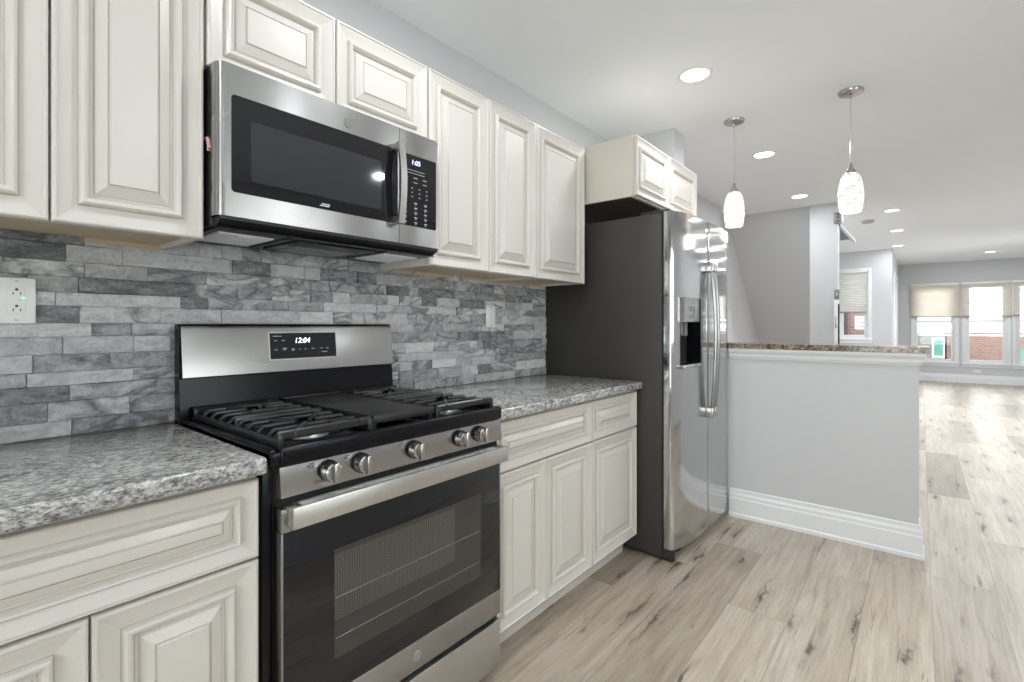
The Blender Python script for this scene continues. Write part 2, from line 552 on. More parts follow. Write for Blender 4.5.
def text_mesh(name, body, size, loc, parent, mat, shear=0.0, align='CENTER', extrude=0.0003):
    """text lying in the plane facing +x (reads left to right along +y)"""
    cu = bpy.data.curves.new(name, 'FONT')
    cu.body = body
    cu.size = size
    cu.shear = shear
    cu.align_x = align
    cu.align_y = 'CENTER'
    cu.extrude = extrude
    tmp = bpy.data.objects.new(name + '_tmp', cu)
    me = bpy.data.meshes.new_from_object(tmp)
    bpy.data.objects.remove(tmp)
    me.name = name
    base = BASE.get(parent.name, Vector((0, 0, 0)))
    R = Matrix(((0, 0, 1), (1, 0, 0), (0, 1, 0))).to_4x4()
    me.transform(Matrix.Translation(Vector(loc) - base) @ R)
    me.materials.clear()
    me.materials.append(mat)
    o = bpy.data.objects.new(name, me)
    COL.objects.link(o)
    o.parent = parent
    return o

# ------------------------------------------------------------------ the setting
FAR = 14.1
RX = 3.92          # right wall
BY = -2.3          # wall behind the camera
HY = 3.315         # half wall front

struct(MB().box(-0.3, RX + 0.15, BY - 0.15, FAR + 0.15, -0.10, 0.0).build('floor', mat=M['floor'], smooth=False), 'light oak plank floor with dark knots')
struct(MB().box(-0.3, RX + 0.15, BY - 0.15, FAR + 0.15, CEIL, CEIL + 0.1).build('ceiling', mat=M['ceiling'], smooth=False), 'flat white ceiling')
struct(MB().box(-0.12, 0.0, BY, 5.86, 0, CEIL).build('wall_left', mat=M['wall'], smooth=False), 'grey wall behind the kitchen cabinets')
struct(MB().box(-0.30, -0.10, 5.86, 11.0, 0, CEIL).build('wall_left_recess', mat=M['wall'], smooth=False), 'grey wall beside the stair')
ADDED_RWS = [(0.2, 2.2, 0.95, 2.15), (10.0, 11.8, 0.8, 2.15)]  # unseen openings added in the right wall to let daylight in
RW = ADDED_RWS[0]
m = MB().mat(M['wall'])
_y = BY
for a_, b_, c_, d_ in ADDED_RWS:
    m.box(RX, RX + 0.12, _y, a_, 0, CEIL); m.box(RX, RX + 0.12, a_, b_, 0, c_); m.box(RX, RX + 0.12, a_, b_, d_, CEIL)
    _y = b_
m.box(RX, RX + 0.12, _y, FAR, 0, CEIL)
struct(m.build('wall_right', smooth=False))
# rear wall with an unseen glazed opening, added for daylight
RO = (0.9, 3.4, 0.25, 2.20)
m = MB().mat(M['wall'])
m.box(-0.12, RO[0], BY - 0.12, BY, 0, CEIL); m.box(RO[1], RX, BY - 0.12, BY, 0, CEIL)
m.box(RO[0], RO[1], BY - 0.12, BY, 0, RO[2]); m.box(RO[0], RO[1], BY - 0.12, BY, RO[3], CEIL)
struct(m.build('wall_rear', smooth=False))
# stair: pillar wall facing the camera and the sloping soffit behind it
struct(MB().box(0.80, 1.05, 6.45, 6.58, 0, CEIL).build('wall_pillar', mat=M['wall'], smooth=False), 'grey pillar wall beyond the half wall')
m = MB().mat(M['wall'])
m.prism([(6.47, CEIL), (8.62, 0.30), (8.72, 0.30), (6.58, CEIL)], 'x', -0.10, 0.80)
struct(m.build('wall_stair_soffit', smooth=False), 'sloping underside of the stair')
# wall with the small window at y = 11
WY = 11.0
wx0, wx1, wz0, wz1 = 0.60, 1.035, 0.97, 2.20
m = MB().mat(M['wall'])
m.box(-0.30, wx0, WY, WY + 0.14, 0, CEIL); m.box(wx1, 1.378, WY, WY + 0.14, 0, CEIL)
m.box(wx0, wx1, WY, WY + 0.14, 0, wz0); m.box(wx0, wx1, WY, WY + 0.14, wz1, CEIL)
struct(m.build('wall_entry', smooth=False), 'grey wall holding the small shaded window')
struct(MB().box(1.24, 1.378, WY + 0.14, FAR, 0, CEIL).build('wall_return', mat=M['wall'], smooth=False))
# far wall with three windows
WIN = [(1.66, 2.33), (2.50, 3.12), (3.25, 3.82)]
SILL, HEAD = 0.42, 2.06
m = MB().mat(M['wall'])
m.box(1.24, RX, FAR, FAR + 0.14, 0, SILL); m.box(1.24, RX, FAR, FAR + 0.14, HEAD, CEIL)
xs = [1.24] + [v for w in WIN for v in w] + [RX]
for i in range(0, len(xs), 2):
    m.box(xs[i], xs[i + 1], FAR, FAR + 0.14, SILL, HEAD)
struct(m.build('wall_far', smooth=False), 'grey wall with the row of front windows')

# half wall + stub
struct(MB().box(0.46, 1.758, HY, HY + 0.14, 0, 1.062).build('wall_half', mat=M['wall'], smooth=False), 'grey half wall carrying the bar top')
struct(MB().box(0.0, 0.46, HY, HY + 0.19, 0, CEIL).build('wall_stub', mat=M['wall'], smooth=False), 'grey wall stub above the fridge cabinet')

def base_profile():
    return [(0, 0), (0.024, 0), (0.024, 0.018), (0.016, 0.026), (0.016, 0.112), (0.012, 0.120), (0.012, 0.137), (0.006, 0.150), (0.006, 0.170), (0.0, 0.174)]
def run_base(name, pts, label=None):
    """baseboard along a horizontal polyline; the wall lies to the LEFT of the walking direction"""
    b = MB().mat(M['trim'])
    P = [Vector((x, y)) for x, y in pts]
    prof = base_profile()
    rows = []
    for i, p in enumerate(P):
        d0 = (P[i] - P[i - 1]).normalized() if i > 0 else None
        d1 = (P[i + 1] - P[i]).normalized() if i < len(P) - 1 else None
        n0 = Vector((d0.y, -d0.x)) if d0 else None
        n1 = Vector((d1.y, -d1.x)) if d1 else None
        if n0 and n1:
            nn = (n0 + n1); nn = nn / nn.dot(n0)
        else:
            nn = n0 or n1
        rows.append([b.bm.verts.new((p.x + nn.x * o, p.y + nn.y * o, z)) for o, z in prof])
    fs = []
    for A, B in zip(rows, rows[1:]):
        for k in range(len(prof) - 1):
            fs.append(b.bm.faces.new((A[k], A[k + 1], B[k + 1], B[k])))
    fs.append(b.bm.faces.new(rows[0])); fs.append(b.bm.faces.new(rows[-1][::-1]))
    bmesh.ops.recalc_face_normals(b.bm, faces=fs)
    return struct(b.build(name, angle=20), label)
run_base('baseboard_half', [(0.826, HY), (1.758, HY), (1.758, HY + 0.14), (0.0, HY + 0.14)], 'tall white baseboard around the half wall')
run_base('baseboard_far', [(1.378, FAR), (RX, FAR)], 'white baseboard under the front windows')
run_base('baseboard_entry', [(-0.10, WY), (1.378, WY), (1.378, FAR)])

# crown under the bar top
def crown():
    b = MB().mat(M['trim'])
    prof = [(0.0, 0.998), (0.006, 0.998), (0.008, 1.006), (0.014, 1.012), (0.016, 1.030), (0.026, 1.040), (0.030, 1.050), (0.030, 1.062), (0.0, 1.062)]
    P = [Vector((0.826, HY)), Vector((1.758, HY)), Vector((1.758, HY + 0.14)), Vector((0.46, HY + 0.14))]
    rows = []
    for i, p in enumerate(P):
        n0 = Vector(((P[i] - P[i - 1]).normalized().y, -(P[i] - P[i - 1]).normalized().x)) if i else None
        n1 = Vector(((P[i + 1] - P[i]).normalized().y, -(P[i + 1] - P[i]).normalized().x)) if i < 3 else None
        nn = (n0 + n1) / (n0 + n1).dot(n0) if n0 and n1 else (n0 or n1)
        rows.append([b.bm.verts.new((p.x + nn.x * o, p.y + nn.y * o, z)) for o, z in prof])
    fs = []
    for A, B in zip(rows, rows[1:]):
        for k in range(len(prof)):
            kk = (k + 1) % len(prof)
            fs.append(b.bm.faces.new((A[k], A[kk], B[kk], B[k])))
    fs.append(b.bm.faces.new(rows[0])); fs.append(b.bm.faces.new(rows[-1][::-1]))
    bmesh.ops.recalc_face_normals(b.bm, faces=fs)
    return struct(b.build('trim_bar', angle=20), 'white moulding under the bar top')
crown()
tag(MB().prism([(0.465, HY), (0.826, HY), (0.826, HY - 0.036), (1.80, HY - 0.036), (1.80, HY + 0.20), (0.465, HY + 0.20)], 'z', 1.062, 1.095).build('bar_countertop', mat=M['bar_granite']),
    'brown speckled granite bar top on the grey half wall', 'countertop')

# ------------------------------------------------------------------ windows
def window(name, x0, x1, z0, z1, y, casing=0.075, mullion=False, label=None, rail=None):
    w = thing(name, '', '', ((x0 + x1) / 2, y, z0))
    del w['category']
    w['kind'] = 'structure'
    if label: w['label'] = label
    else: del w['label']
    f = MB().mat(M['trim'])
    c = casing
    f.box(x0 - c, x0, y - 0.022, y, z0 - 0.03, z1 + c, 0.003); f.box(x1, x1 + c, y - 0.022, y, z0 - 0.03, z1 + c, 0.003)
    f.box(x0, x1, y - 0.022, y, z1, z1 + c, 0.003)
    f.box(x0 - c - 0.01, x1 + c + 0.01, y - 0.05, y, z0 - 0.03, z0, 0.004)      # stool
    f.box(x0 - c, x1 + c, y - 0.018, y, z0 - 0.09, z0 - 0.03, 0.003)               # apron
    f.box(x0, x0 + 0.02, y, y + 0.12, z0, z1); f.box(x1 - 0.02, x1, y, y + 0.12, z0, z1)
    f.box(x0 + 0.02, x1 - 0.02, y, y + 0.12, z1 - 0.02, z1); f.box(x0 + 0.02, x1 - 0.02, y, y + 0.12, z0, z0 + 0.02)
    f.build('frame', w)
    zm = rail if rail else (z0 + z1) / 2
    for k, (a, b, yy) in enumerate(((z0 + 0.02, zm + 0.018, y + 0.05), (zm - 0.018, z1 - 0.02, y + 0.085))):
        s_ = MB().mat(M['trim'])
        xa, xb = x0 + 0.02, x1 - 0.02
        t = 0.042
        s_.box(xa, xa + t, yy - 0.015, yy + 0.015, a, b, 0.003); s_.box(xb - t, xb, yy - 0.015, yy + 0.015, a, b, 0.003)
        s_.box(xa + t, xb - t, yy - 0.015, yy + 0.015, a, a + t, 0.003); s_.box(xa + t, xb - t, yy - 0.015, yy + 0.015, b - t, b, 0.003)
        sash = s_.build('sash', w)
        MB().box(xa + t, xb - t, yy - 0.003, yy + 0.003, a + t, b - t).build('pane', sash, M['pane'])
    return w
for k, (a, b) in enumerate(WIN):
    window('window_%d' % (k + 1), a, b, SILL, HEAD, FAR, casing=0.06, rail=1.30)
window('window_4', wx0, wx1, wz0, wz1, WY, casing=0.05, rail=1.56)
added_w5 = window('window_5', RO[0], RO[1], RO[2], RO[3], BY, casing=0.07)  # added window behind the camera, lights the kitchen fronts
added_w5.rotation_euler = (0, 0, PI)
for k_, (a_, b_, c_, d_) in enumerate(ADDED_RWS):
    added_w6 = window('window_%d' % (6 + k_), a_, b_, c_, d_, 0.0, casing=0.07)  # side windows added out of view as daylight sources
    added_w6.rotation_euler = (0, 0, -PI / 2)
    added_w6.location = (RX, (a_ + b_) / 2, c_)

# ------------------------------------------------------------------ backsplash of split stone
def backsplash():
    rnd = random.Random(7)
    b = MB().mat(M['stone'])
    lay = b.bm.loops.layers.float_color.new('tone')
    z = 0.914
    y_lo, y_hi, z_hi = -0.60, 2.434, 1.50
    row = 0
    while z < z_hi - 0.01:
        h = rnd.choice((0.036, 0.040, 0.042, 0.046, 0.050))
        if z + h > z_hi: h = z_hi - z
        y = y_lo - rnd.uniform(0, 0.12)
        while y < y_hi - 0.005:
            L = rnd.choice((0.06, 0.08, 0.11, 0.14, 0.17, 0.21, 0.26)) * rnd.uniform(0.85, 1.15)
            y1 = min(y + L, y_hi)
            if y_hi - y1 < 0.04: y1 = y_hi
            tone = rnd.choices((0.30, 0.44, 0.54, 0.66, 0.80), (0.7, 2.0, 3.0, 3.0, 1.7))[0] + rnd.uniform(-0.05, 0.05)
            s1, s2 = rnd.random(), rnd.random()
            proud = rnd.uniform(0.014, 0.024)
            tilt_y = rnd.uniform(-0.02, 0.02); tilt_z = rnd.uniform(-0.06, 0.06)
            rough = rnd.uniform(0.35, 1.0)
            ny = max(3, int((y1 - y) / 0.009)); nz = 5
            g = 0.0007
            grid = []
            for j in range(nz + 1):
                rr = []
                for i in range(ny + 1):
                    yy = y + g + (y1 - y - 2 * g) * i / ny
                    zz = z + g + (h - 2 * g) * j / nz
                    n = mnoise.noise(Vector((yy * 22 + s1 * 50, zz * 34, s2 * 40))) * 0.0075 + mnoise.noise(Vector((yy * 75, zz * 90 + s1 * 30, s2 * 9))) * 0.0045
                    d = proud + rough * n + tilt_y * (yy - (y + y1) / 2) + tilt_z * (zz - (z + h / 2))
                    if i in (0, ny) or j in (0, nz): d -= 0.0016
                    rr.append(b.bm.verts.new((max(d, 0.006), yy, zz)))
                grid.append(rr)
            fs = []
            for j in range(nz):
                for i in range(ny):
                    fs.append(b.bm.faces.new((grid[j][i], grid[j][i + 1], grid[j + 1][i + 1], grid[j + 1][i])))
            edge = grid[0] + [r_[-1] for r_ in grid[1:]] + grid[-1][-2::-1] + [r_[0] for r_ in grid[-2:0:-1]]
            back = [b.bm.verts.new((0.0, v.co.y, v.co.z)) for v in edge]
            n_ = len(edge)
            for k in range(n_):
                fs.append(b.bm.faces.new((edge[(k + 1) % n_], edge[k], back[k], back[(k + 1) % n_])))
            for f in fs:
                f.material_index = 0
                for lp in f.loops:
                    lp[lay] = (tone, s1, s2, 1)
            y = y1
        z += h
        row += 1
    return struct(b.build('trim_backsplash', angle=50), 'grey split-face stone backsplash')
backsplash()

# ------------------------------------------------------------------ cabinets
C, G = M['cream'], M['glaze_shade']
def door_prof(th, k=1.0, kz=1.0):
    """raised-panel door: outer bead, flat frame, ridge, groove, raised field"""
    P = [(0.0, 0.0), (0.0, th - 0.006), (0.0012, th - 0.0025), (0.0045, th - 0.0005), (0.0080, th - 0.0005), (0.0105, th - 0.0030), (0.0125, th - 0.0034),
         (0.024, th - 0.0068), (0.0440, th - 0.0100), (0.0460, th - 0.0100), (0.0485, th - 0.0035), (0.0530, th - 0.0005), (0.0580, th - 0.0012), (0.0620, th - 0.0045),
         (0.0650, th - 0.0110), (0.0670, th - 0.0120), (0.0720, th - 0.0120), (0.0750, th - 0.0095), (0.0960, th - 0.0030), (0.0975, th - 0.0046), (0.0995, th - 0.0046), (0.1020, th - 0.0015)]
    Mt = [C, C, C, C, C, C, C, C, G, C, C, C, C, C, G, C, C, C, G, C, C, C]
    return [(i * k, d if d <= th - 0.013 and i == 0 else th - 1.35 * (th - d)) for i, d in P], Mt

def add_door(parent, y0, y1, z0, z1, xb, name='door', th=0.022):
    w, h = y1 - y0, z1 - z0
    k = min(1.0, 0.445 * min(w, h) / 0.102)
    pr, mt = door_prof(th, k)
    b = MB()
    b.panel(xb, y0, y1, z0, z1, pr, mt)
    return b.build(name, parent, angle=12)

def cabinet(name, label, y0, y1, z0, z1, depth, doors, drawers=(), toe=False, cat='cabinet', side=None, under=None):
    t = thing(name, label, cat, (depth / 2, (y0 + y1) / 2, 0.0 if toe else z0))
    b = MB()
    sd = side or M['cream']
    b.mat(sd)
    if toe:
        b.box(0.003, depth, y0, y1, z0, z1, 0.001)
        b.mat(M['cream']).box(0.02, depth - 0.062, y0, y1, 0.0, z0)
    else:
        # open-bottomed carcass: sides, bottom set up behind a light rail, top, back, face frame
        b.box(0.003, depth, y0, y0 + 0.016, z0, z1, 0.001); b.box(0.003, depth, y1 - 0.016, y1, z0, z1, 0.001)
        b.box(0.003, depth, y0 + 0.016, y1 - 0.016, z1 - 0.016, z1)
        b.box(depth - 0.02, depth, y0 + 0.016, y1 - 0.016, z0, z1 - 0.016)
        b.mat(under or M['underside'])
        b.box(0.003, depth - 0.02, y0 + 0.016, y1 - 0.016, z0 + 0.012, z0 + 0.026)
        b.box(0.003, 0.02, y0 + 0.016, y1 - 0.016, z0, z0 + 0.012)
    b.build('carcass', t)
    for d in doors:
        add_door(t, *d, depth)
    for d in drawers:
        add_door(t, *d, depth, name='drawer')
    return t

UD = 0.308
UZ0, UZ1 = 1.432, 2.186
def wc(*a, **k):
    return cabinet(*a, **k)
wc('wall_cabinet', 'tall cream double-door wall cabinet left of the microwave above the outlet', -0.125, 0.480, UZ0, UZ1, UD,
   [(-0.122, 0.1822, UZ0 - 0.002, UZ1), (0.1858, 0.479, UZ0 - 0.002, UZ1)])
wc('wall_cabinet', 'short cream wall cabinet with two doors directly above the microwave', 0.4825, 1.2385, 1.888, UZ1, UD,
   [(0.486, 0.8545, 1.888, UZ1), (0.8575, 1.236, 1.888, UZ1)])
wc('wall_cabinet', 'cream double-door wall cabinet right of the microwave', 1.2405, 1.924, UZ0 + 0.004, UZ1, UD,
   [(1.2425, 1.5805, UZ0 + 0.004, UZ1), (1.5835, 1.9225, UZ0 + 0.004, UZ1)])
wc('wall_cabinet', 'cream single-door wall cabinet beside the refrigerator', 1.9255, 2.370, UZ0 + 0.004, UZ1, UD,
   [(1.927, 2.3685, UZ0 + 0.004, UZ1)])
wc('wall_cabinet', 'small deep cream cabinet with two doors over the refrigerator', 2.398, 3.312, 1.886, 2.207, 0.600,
   [(2.410, 2.845, 1.892, 2.207), (2.848, 3.306, 1.892, 2.207)], side=M['cream_side'], under=M['under_shade'])

BX = 0.598
cabinet('base_cabinet', 'cream base cabinet left of the range under the speckled counter', -0.30, 0.494, 0.105, 0.876, BX,
        [(-0.298, 0.1985, 0.112, 0.681), (0.2015, 0.493, 0.112, 0.681)], [(-0.298, 0.493, 0.687, 0.862)], toe=True)
cabinet('base_cabinet', 'cream base cabinet with wide drawer and two doors right of range', 1.288, 1.9575, 0.105, 0.876, BX,
        [(1.290, 1.6035, 0.112, 0.676), (1.6065, 1.9555, 0.112, 0.676)], [(1.290, 1.9555, 0.682, 0.862)], toe=True)
cabinet('base_cabinet', 'narrow cream base cabinet with single drawer and door beside refrigerator', 1.9585, 2.412, 0.105, 0.876, BX,
        [(1.9605, 2.411, 0.112, 0.676)], [(1.9605, 2.411, 0.682, 0.862)], toe=True)

def counter(name, label, y0, y1):
    return tag(MB().box(0.004, 0.648, y0, y1, 0.876, 0.914, 0.007, 3).build(name, mat=M['granite']), label, 'countertop')
counter('countertop', 'grey speckled granite countertop left of the range', -0.60, 0.499)
counter('countertop', 'grey speckled granite countertop between the range and the refrigerator', 1.282, 2.420)

# ------------------------------------------------------------------ emblem used on the range and the microwave
def emblem(x, y, z, r, parent):
    b = MB().mat(M['nickel'])
    b.lathe([(r, 0.0), (r, 0.0012), (r * 0.96, 0.0018), (0.001, 0.0018)], (x, y, z), 'x', 28)
    e = b.build('emblem', parent)
    c = MB().mat(M['grey_plastic'])
    ring = [(x + 0.002, y + r * 0.84 * math.cos(a), z + r * 0.84 * math.sin(a)) for a in [2 * PI * i / 28 for i in range(29)]]
    c.tube(ring, r * 0.05, 6)
    def curl(cy, cz, rr, a0, a1):
        return [(x + 0.002, y + cy * r + rr * r * math.cos(a0 + (a1 - a0) * i / 14), z + cz * r + rr * r * math.sin(a0 + (a1 - a0) * i / 14)) for i in range(15)]
    c.tube(curl(-0.27, 0.02, 0.36, 0.6, 6.0), r * 0.055, 6)
    c.tube([(x + 0.002, y - 0.22 * r, z - 0.06 * r), (x + 0.002, y + 0.02 * r, z - 0.06 * r), (x + 0.002, y + 0.04 * r, z - 0.4 * r)], r * 0.05, 6)
    c.tube(curl(0.32, 0.20, 0.21, 0.6, 4.8), r * 0.055, 6)
    c.tube(curl(0.32, -0.20, 0.24, 1.5, 5.8), r * 0.055, 6)
    c.build('monogram', e)
    return e

# ------------------------------------------------------------------ range
A, B = 0.526, 1.278
def make_range():
    t = thing('gas_range', 'stainless steel and black gas range between the two countertops', 'stove', (0.34, (A + B) / 2, 0))
    b = MB().mat(M['black'])
    b.box(0.03, 0.600, A - 0.020, B - 0.004, 0.03, 0.890, 0.004)
    for yy in (A + 0.04, B - 0.04):
        for xx in (0.08, 0.58):
            b.lathe([(0.016, 0.0), (0.016, 0.035)], (xx, yy, 0), 'z', 12)
    b.build('body', t)
    # cooktop: tray with raised rim and the deep black front band
    c = MB().mat(M['black'])
    c.box(0.075, 0.655, A - 0.021, B - 0.002, 0.890, 0.921, 0.004)
    c.box(0.636, 0.664, A - 0.004, B - 0.002, 0.888, 0.931, 0.006, 3)
    c.box(0.075, 0.645, A - 0.021, A - 0.004, 0.90, 0.928, 0.004)
    c.box(0.075, 0.645, B - 0.016, B - 0.002, 0.90, 0.928, 0.004)
    c.build('cooktop', t)
    # burners
    for (bx, by, r) in ((0.53, 0.653, 0.046), (0.23, 0.653, 0.036), (0.53, 1.134, 0.040), (0.23, 1.134, 0.040), (0.38, 0.893, 0.045)):
        q = MB().mat(M['burner'])
        q.lathe([(r + 0.014, 0.916), (r + 0.014, 0.919), (r + 0.002, 0.922), (r, 0.932), (r - 0.003, 0.934)], (bx, by, 0), 'z', 28)
        bo = q.build('burner', t)
        MB().lathe([(r + 0.002, 0.934), (r + 0.003, 0.938), (r - 0.004, 0.942), (0.004, 0.943)], (bx, by, 0), 'z', 28).build('burner_cap', bo, M['iron'])
    # grates
    def grate(y0, y1, cx):
        g = MB().mat(M['iron'])
        zt, w = 0.956, 0.013
        x0, x1 = 0.100, 0.628
        for yy in (y0, y1):
            g.bar((x0, yy, 0.935), (x1, yy, 0.935), 0.013, 0.016, 0.003)
        for xx in (x0, x1):
            g.bar((xx, y0 - 0.006, zt - 0.004), (xx, y1 + 0.006, zt - 0.004), 0.014, 0.022, 0.004)
            for yy in (y0, y1):
                g.box(xx - 0.008, xx + 0.008, yy - 0.008, yy + 0.008, 0.917, zt, 0.003)
        n = 9
        for i in range(1, n):
            xx = x0 + (x1 - x0) * i / n
            near = min(abs(xx - 0.23), abs(xx - 0.53))
            inner = 0.075 if near < 0.05 else 0.0
            ym = (y0 + y1) / 2
            for side, ye in ((-1, y0), (1, y1)):
                end = ym + side * (0.028 if near < 0.035 else 0.0)
                g.tube([(xx, ye, 0.934), (xx, ye - side * 0.004, 0.946), (xx, ye - side * 0.014, zt - 0.001), (xx, end, zt)], 0.0062, 8, 0.0065)
        for bx in (0.23, 0.53):
            for sx, sy in ((1, 1), (1, -1), (-1, 1), (-1, -1)):
                ym = (y0 + y1) / 2
                g.tube([(bx + sx * 0.022, ym + sy * 0.018, zt + 0.001), (bx + sx * 0.105, ym + sy * 0.088, zt + 0.001)], 0.0062, 8)
        g.bar((0.38, y0, zt - 0.003), (0.38, y1, zt - 0.003), 0.013, 0.016)
        return g.build('grate', t)
    grate(A + 0.008, A + 0.248, 0)
    grate(B - 0.264, B - 0.022, 0)
    # centre griddle
    g = MB().mat(M['griddle'])
    gy0, gy1 = A + 0.260, B - 0.276
    g.box(0.098, 0.628, gy0, gy1, 0.948, 0.959, 0.004)
    g.box(0.098, 0.112, gy0, gy1, 0.957, 0.964, 0.002); g.box(0.618, 0.630, gy0, gy1, 0.940, 0.962, 0.002)
    g.box(0.10, 0.628, gy0, gy0 + 0.008, 0.957, 0.962, 0.002); g.box(0.10, 0.628, gy1 - 0.008, gy1, 0.957, 0.962, 0.002)
    for yy in (gy0 + 0.008, gy1 - 0.008):
        for xx in (0.11, 0.615):
            g.box(xx - 0.008, xx + 0.008, yy - 0.007, yy + 0.007, 0.919, 0.950, 0.002)
    g.build('griddle', t)
    # control panel
    p = MB().mat(M['steel'])
    p.prism([(0.59, 0.889), (0.650, 0.889), (0.654, 0.885), (0.662, 0.821), (0.660, 0.817), (0.59, 0.817)], 'y', A - 0.004, B - 0.002)
    p.build('control_panel', t)
    q = MB().mat(M['print_dark'])
    for yk in (0.638, 0.727, 0.899, 1.077, 1.163):
        q = MB().mat(M['print_dark'])
        q.box(0.6530, 0.6550, yk - 0.001, yk + 0.001, 0.8825, 0.8845)
        q.build('dial_mark', t)
    for yk in (0.594, 0.690, 0.860):
        q = MB().mat(M['print_dark'])
        q.box(0.6540, 0.6562, yk - 0.008, yk - 0.004, 0.873, 0.876)
        for k in range(3):
            q.box(0.6540, 0.6560, yk - 0.003, yk + 0.008, 0.879 - k * 0.0045, 0.8802 - k * 0.0045)
        q.build('panel_print', t)
    q = MB().mat(M['print_dark'])
    for k in range(2):
        q.box(0.6590, 0.6610, 0.600, 0.626, 0.836 - k * 0.004, 0.8372 - k * 0.004)
    q.build('panel_print', t)
    for yk in (0.638, 0.727, 0.899, 1.077, 1.163):
        kb = MB().mat(M['black'])
        kb.lathe([(0.0255, 0.650), (0.0255, 0.664), (0.0245, 0.665)], (0, yk, 0.856), 'x', 32)
        kb.mat(M['nickel'])
        kb.lathe([(0.0240, 0.664), (0.0242, 0.674), (0.0225, 0.678), (0.0215, 0.686), (0.018, 0.689), (0.001, 0.6895)], (0, yk, 0.856), 'x', 32)
        k = kb.build('knob', t)
        MB().mat(M['nickel']).box(0.684, 0.702, yk - 0.0058, yk + 0.0058, 0.856 - 0.0235, 0.856 + 0.0235, 0.004, 3).build('knob_grip', k)
    # oven door
    d = MB().mat(M['black_void'])
    d.box(0.60, 0.642, A + 0.004, B - 0.004, 0.205, 0.816)
    d.mat(M['steel'])
    DX = 0.655
    d.box(0.612, DX, A, B, 0.222, 0.305, 0.003)
    d.box(0.612, DX, A, B, 0.735, 0.790, 0.003)
    d.box(0.612, DX, A, A + 0.004, 0.305, 0.735, 0.001); d.box(0.612, DX, B - 0.004, B, 0.305, 0.735, 0.001)
    door = d.build('oven_door', t)
    MB().box(0.620, DX - 0.0015, A + 0.004, B - 0.004, 0.305, 0.735, 0.001).build('door_glass', door, M['glass_black'])
    w = MB().mat(M['oven_inner'])
    wy0, wy1, wz0_, wz1_ = A + 0.130, B - 0.098, 0.385, 0.655
    w.box(DX - 0.0018, DX - 0.0012, wy0, wy1, wz0_, wz1_)
    w.mat(M['oven_screen']).box(DX - 0.0013, DX - 0.0010, wy0, wy1 - 0.115, wz0_ + 0.095, wz1_ - 0.012)
    w.build('door_window', door)
    rk = MB().mat(M['nickel'])
    for zz in (0.435, 0.535):
        rk.tube([(DX - 0.001, wy0 + 0.004, zz), (DX - 0.001, wy1 - 0.006, zz)], 0.0008, 6)
    rk.build('oven_rack', door)
    # handle ledge with slots and bar
    h = MB().mat(M['steel_soft'])
    HX = 0.697
    h.box(HX - 0.012, HX, A + 0.006, B - 0.006, 0.752, 0.801, 0.003)
    for yy in (A + 0.006, B - 0.036):
        h.box(DX - 0.01, HX - 0.010, yy, yy + 0.030, 0.752, 0.799, 0.003)
    h.mat(M['ledge_steel'])
    h.box(DX - 0.01, DX + 0.004, A + 0.032, B - 0.030, 0.787, 0.797, 0.001)
    h.box(HX - 0.019, HX - 0.010, A + 0.032, B - 0.030, 0.787, 0.797, 0.001)
    for y0_, y1_ in [(A + 0.032, A + 0.130), (A + 0.215, A + 0.245), (A + 0.435, A + 0.465), (A + 0.620, A + 0.645), (B - 0.085, B - 0.030)]:
        h.box(DX, HX - 0.012, y0_, y1_, 0.787, 0.7965, 0.001)
    h.box(0.668, 0.675, A + 0.10, B - 0.06, 0.789, 0.7960, 0.001)
    h.build('door_handle', door)
    MB().box(DX - 0.005, HX - 0.013, A + 0.034, B - 0.034, 0.772, 0.782).build('vent_slots', door, M['black_void'])
    emblem(DX, 0.914, 0.262, 0.0150, door)
    # storage drawer
    dr = MB().mat(M['steel_soft'])
    dr.box(0.610, DX, A, B, 0.045, 0.203, 0.003)
    drw = dr.build('storage_drawer', t)
    MB().box(DX - 0.002, DX + 0.001, 0.735, 0.875, 0.138, 0.172, 0.004).build('drawer_pull', drw, M['black_void'])
    # backguard
    g = MB().mat(M['black'])
    g.prism([(0.028, 0.90), (0.082, 0.90), (0.066, 1.052), (0.060, 1.20), (0.050, 1.210), (0.028, 1.210)], 'y', A - 0.026, B - 0.013)
    bg_ = g.build('backguard', t)
    s_ = MB().mat(M['steel'])
    s_.prism([(0.055, 1.050), (0.080, 1.046), (0.084, 1.050), (0.068, 1.196), (0.063, 1.204), (0.050, 1.204)], 'y', A - 0.022, B - 0.018)
    sp_ = s_.build('backguard_panel', bg_)
    def face_x(z):           # front of the tilted steel face
        return 0.084 + (0.068 - 0.084) * (z - 1.050) / (1.196 - 1.050)
    def slab(b_, y0, y1, z0, z1, th):
        b_.prism([(face_x(z0), z0), (face_x(z0) + th, z0), (face_x(z1) + th, z1), (face_x(z1), z1)], 'y', y0, y1)
    dpl = MB().mat(M['chrome'])
    slab(dpl, 0.758, 1.008, 1.088, 1.184, 0.0012)
    dpl.mat(M['glass_black']); slab(dpl, 0.762, 1.004, 1.092, 1.180, 0.002)
    dpl.mat(M['print'])
    for yy, zz, w_ in ((0.786, 1.168, 0.030), (0.790, 1.153, 0.010), (0.816, 1.153, 0.010), (0.790, 1.122, 0.010), (0.818, 1.126, 0.014), (0.820, 1.121, 0.008), (0.848, 1.123, 0.012), (0.850, 1.119, 0.009), (0.876, 1.122, 0.005), (0.897, 1.122, 0.005), (0.922, 1.123, 0.011), (0.955, 1.123, 0.010), (0.978, 1.123, 0.010), (0.960, 1.110, 0.022)):
        slab(dpl, yy - 0.014, yy - 0.014 + w_, zz, zz + 0.0025, 0.0024)
    disp = dpl.build('display', bg_)
    text_mesh('clock_digits', '12:04', 0.026, (face_x(1.153) + 0.0030, 0.874, 1.153), disp, M['digit'], 0.15)
    return t
make_range()

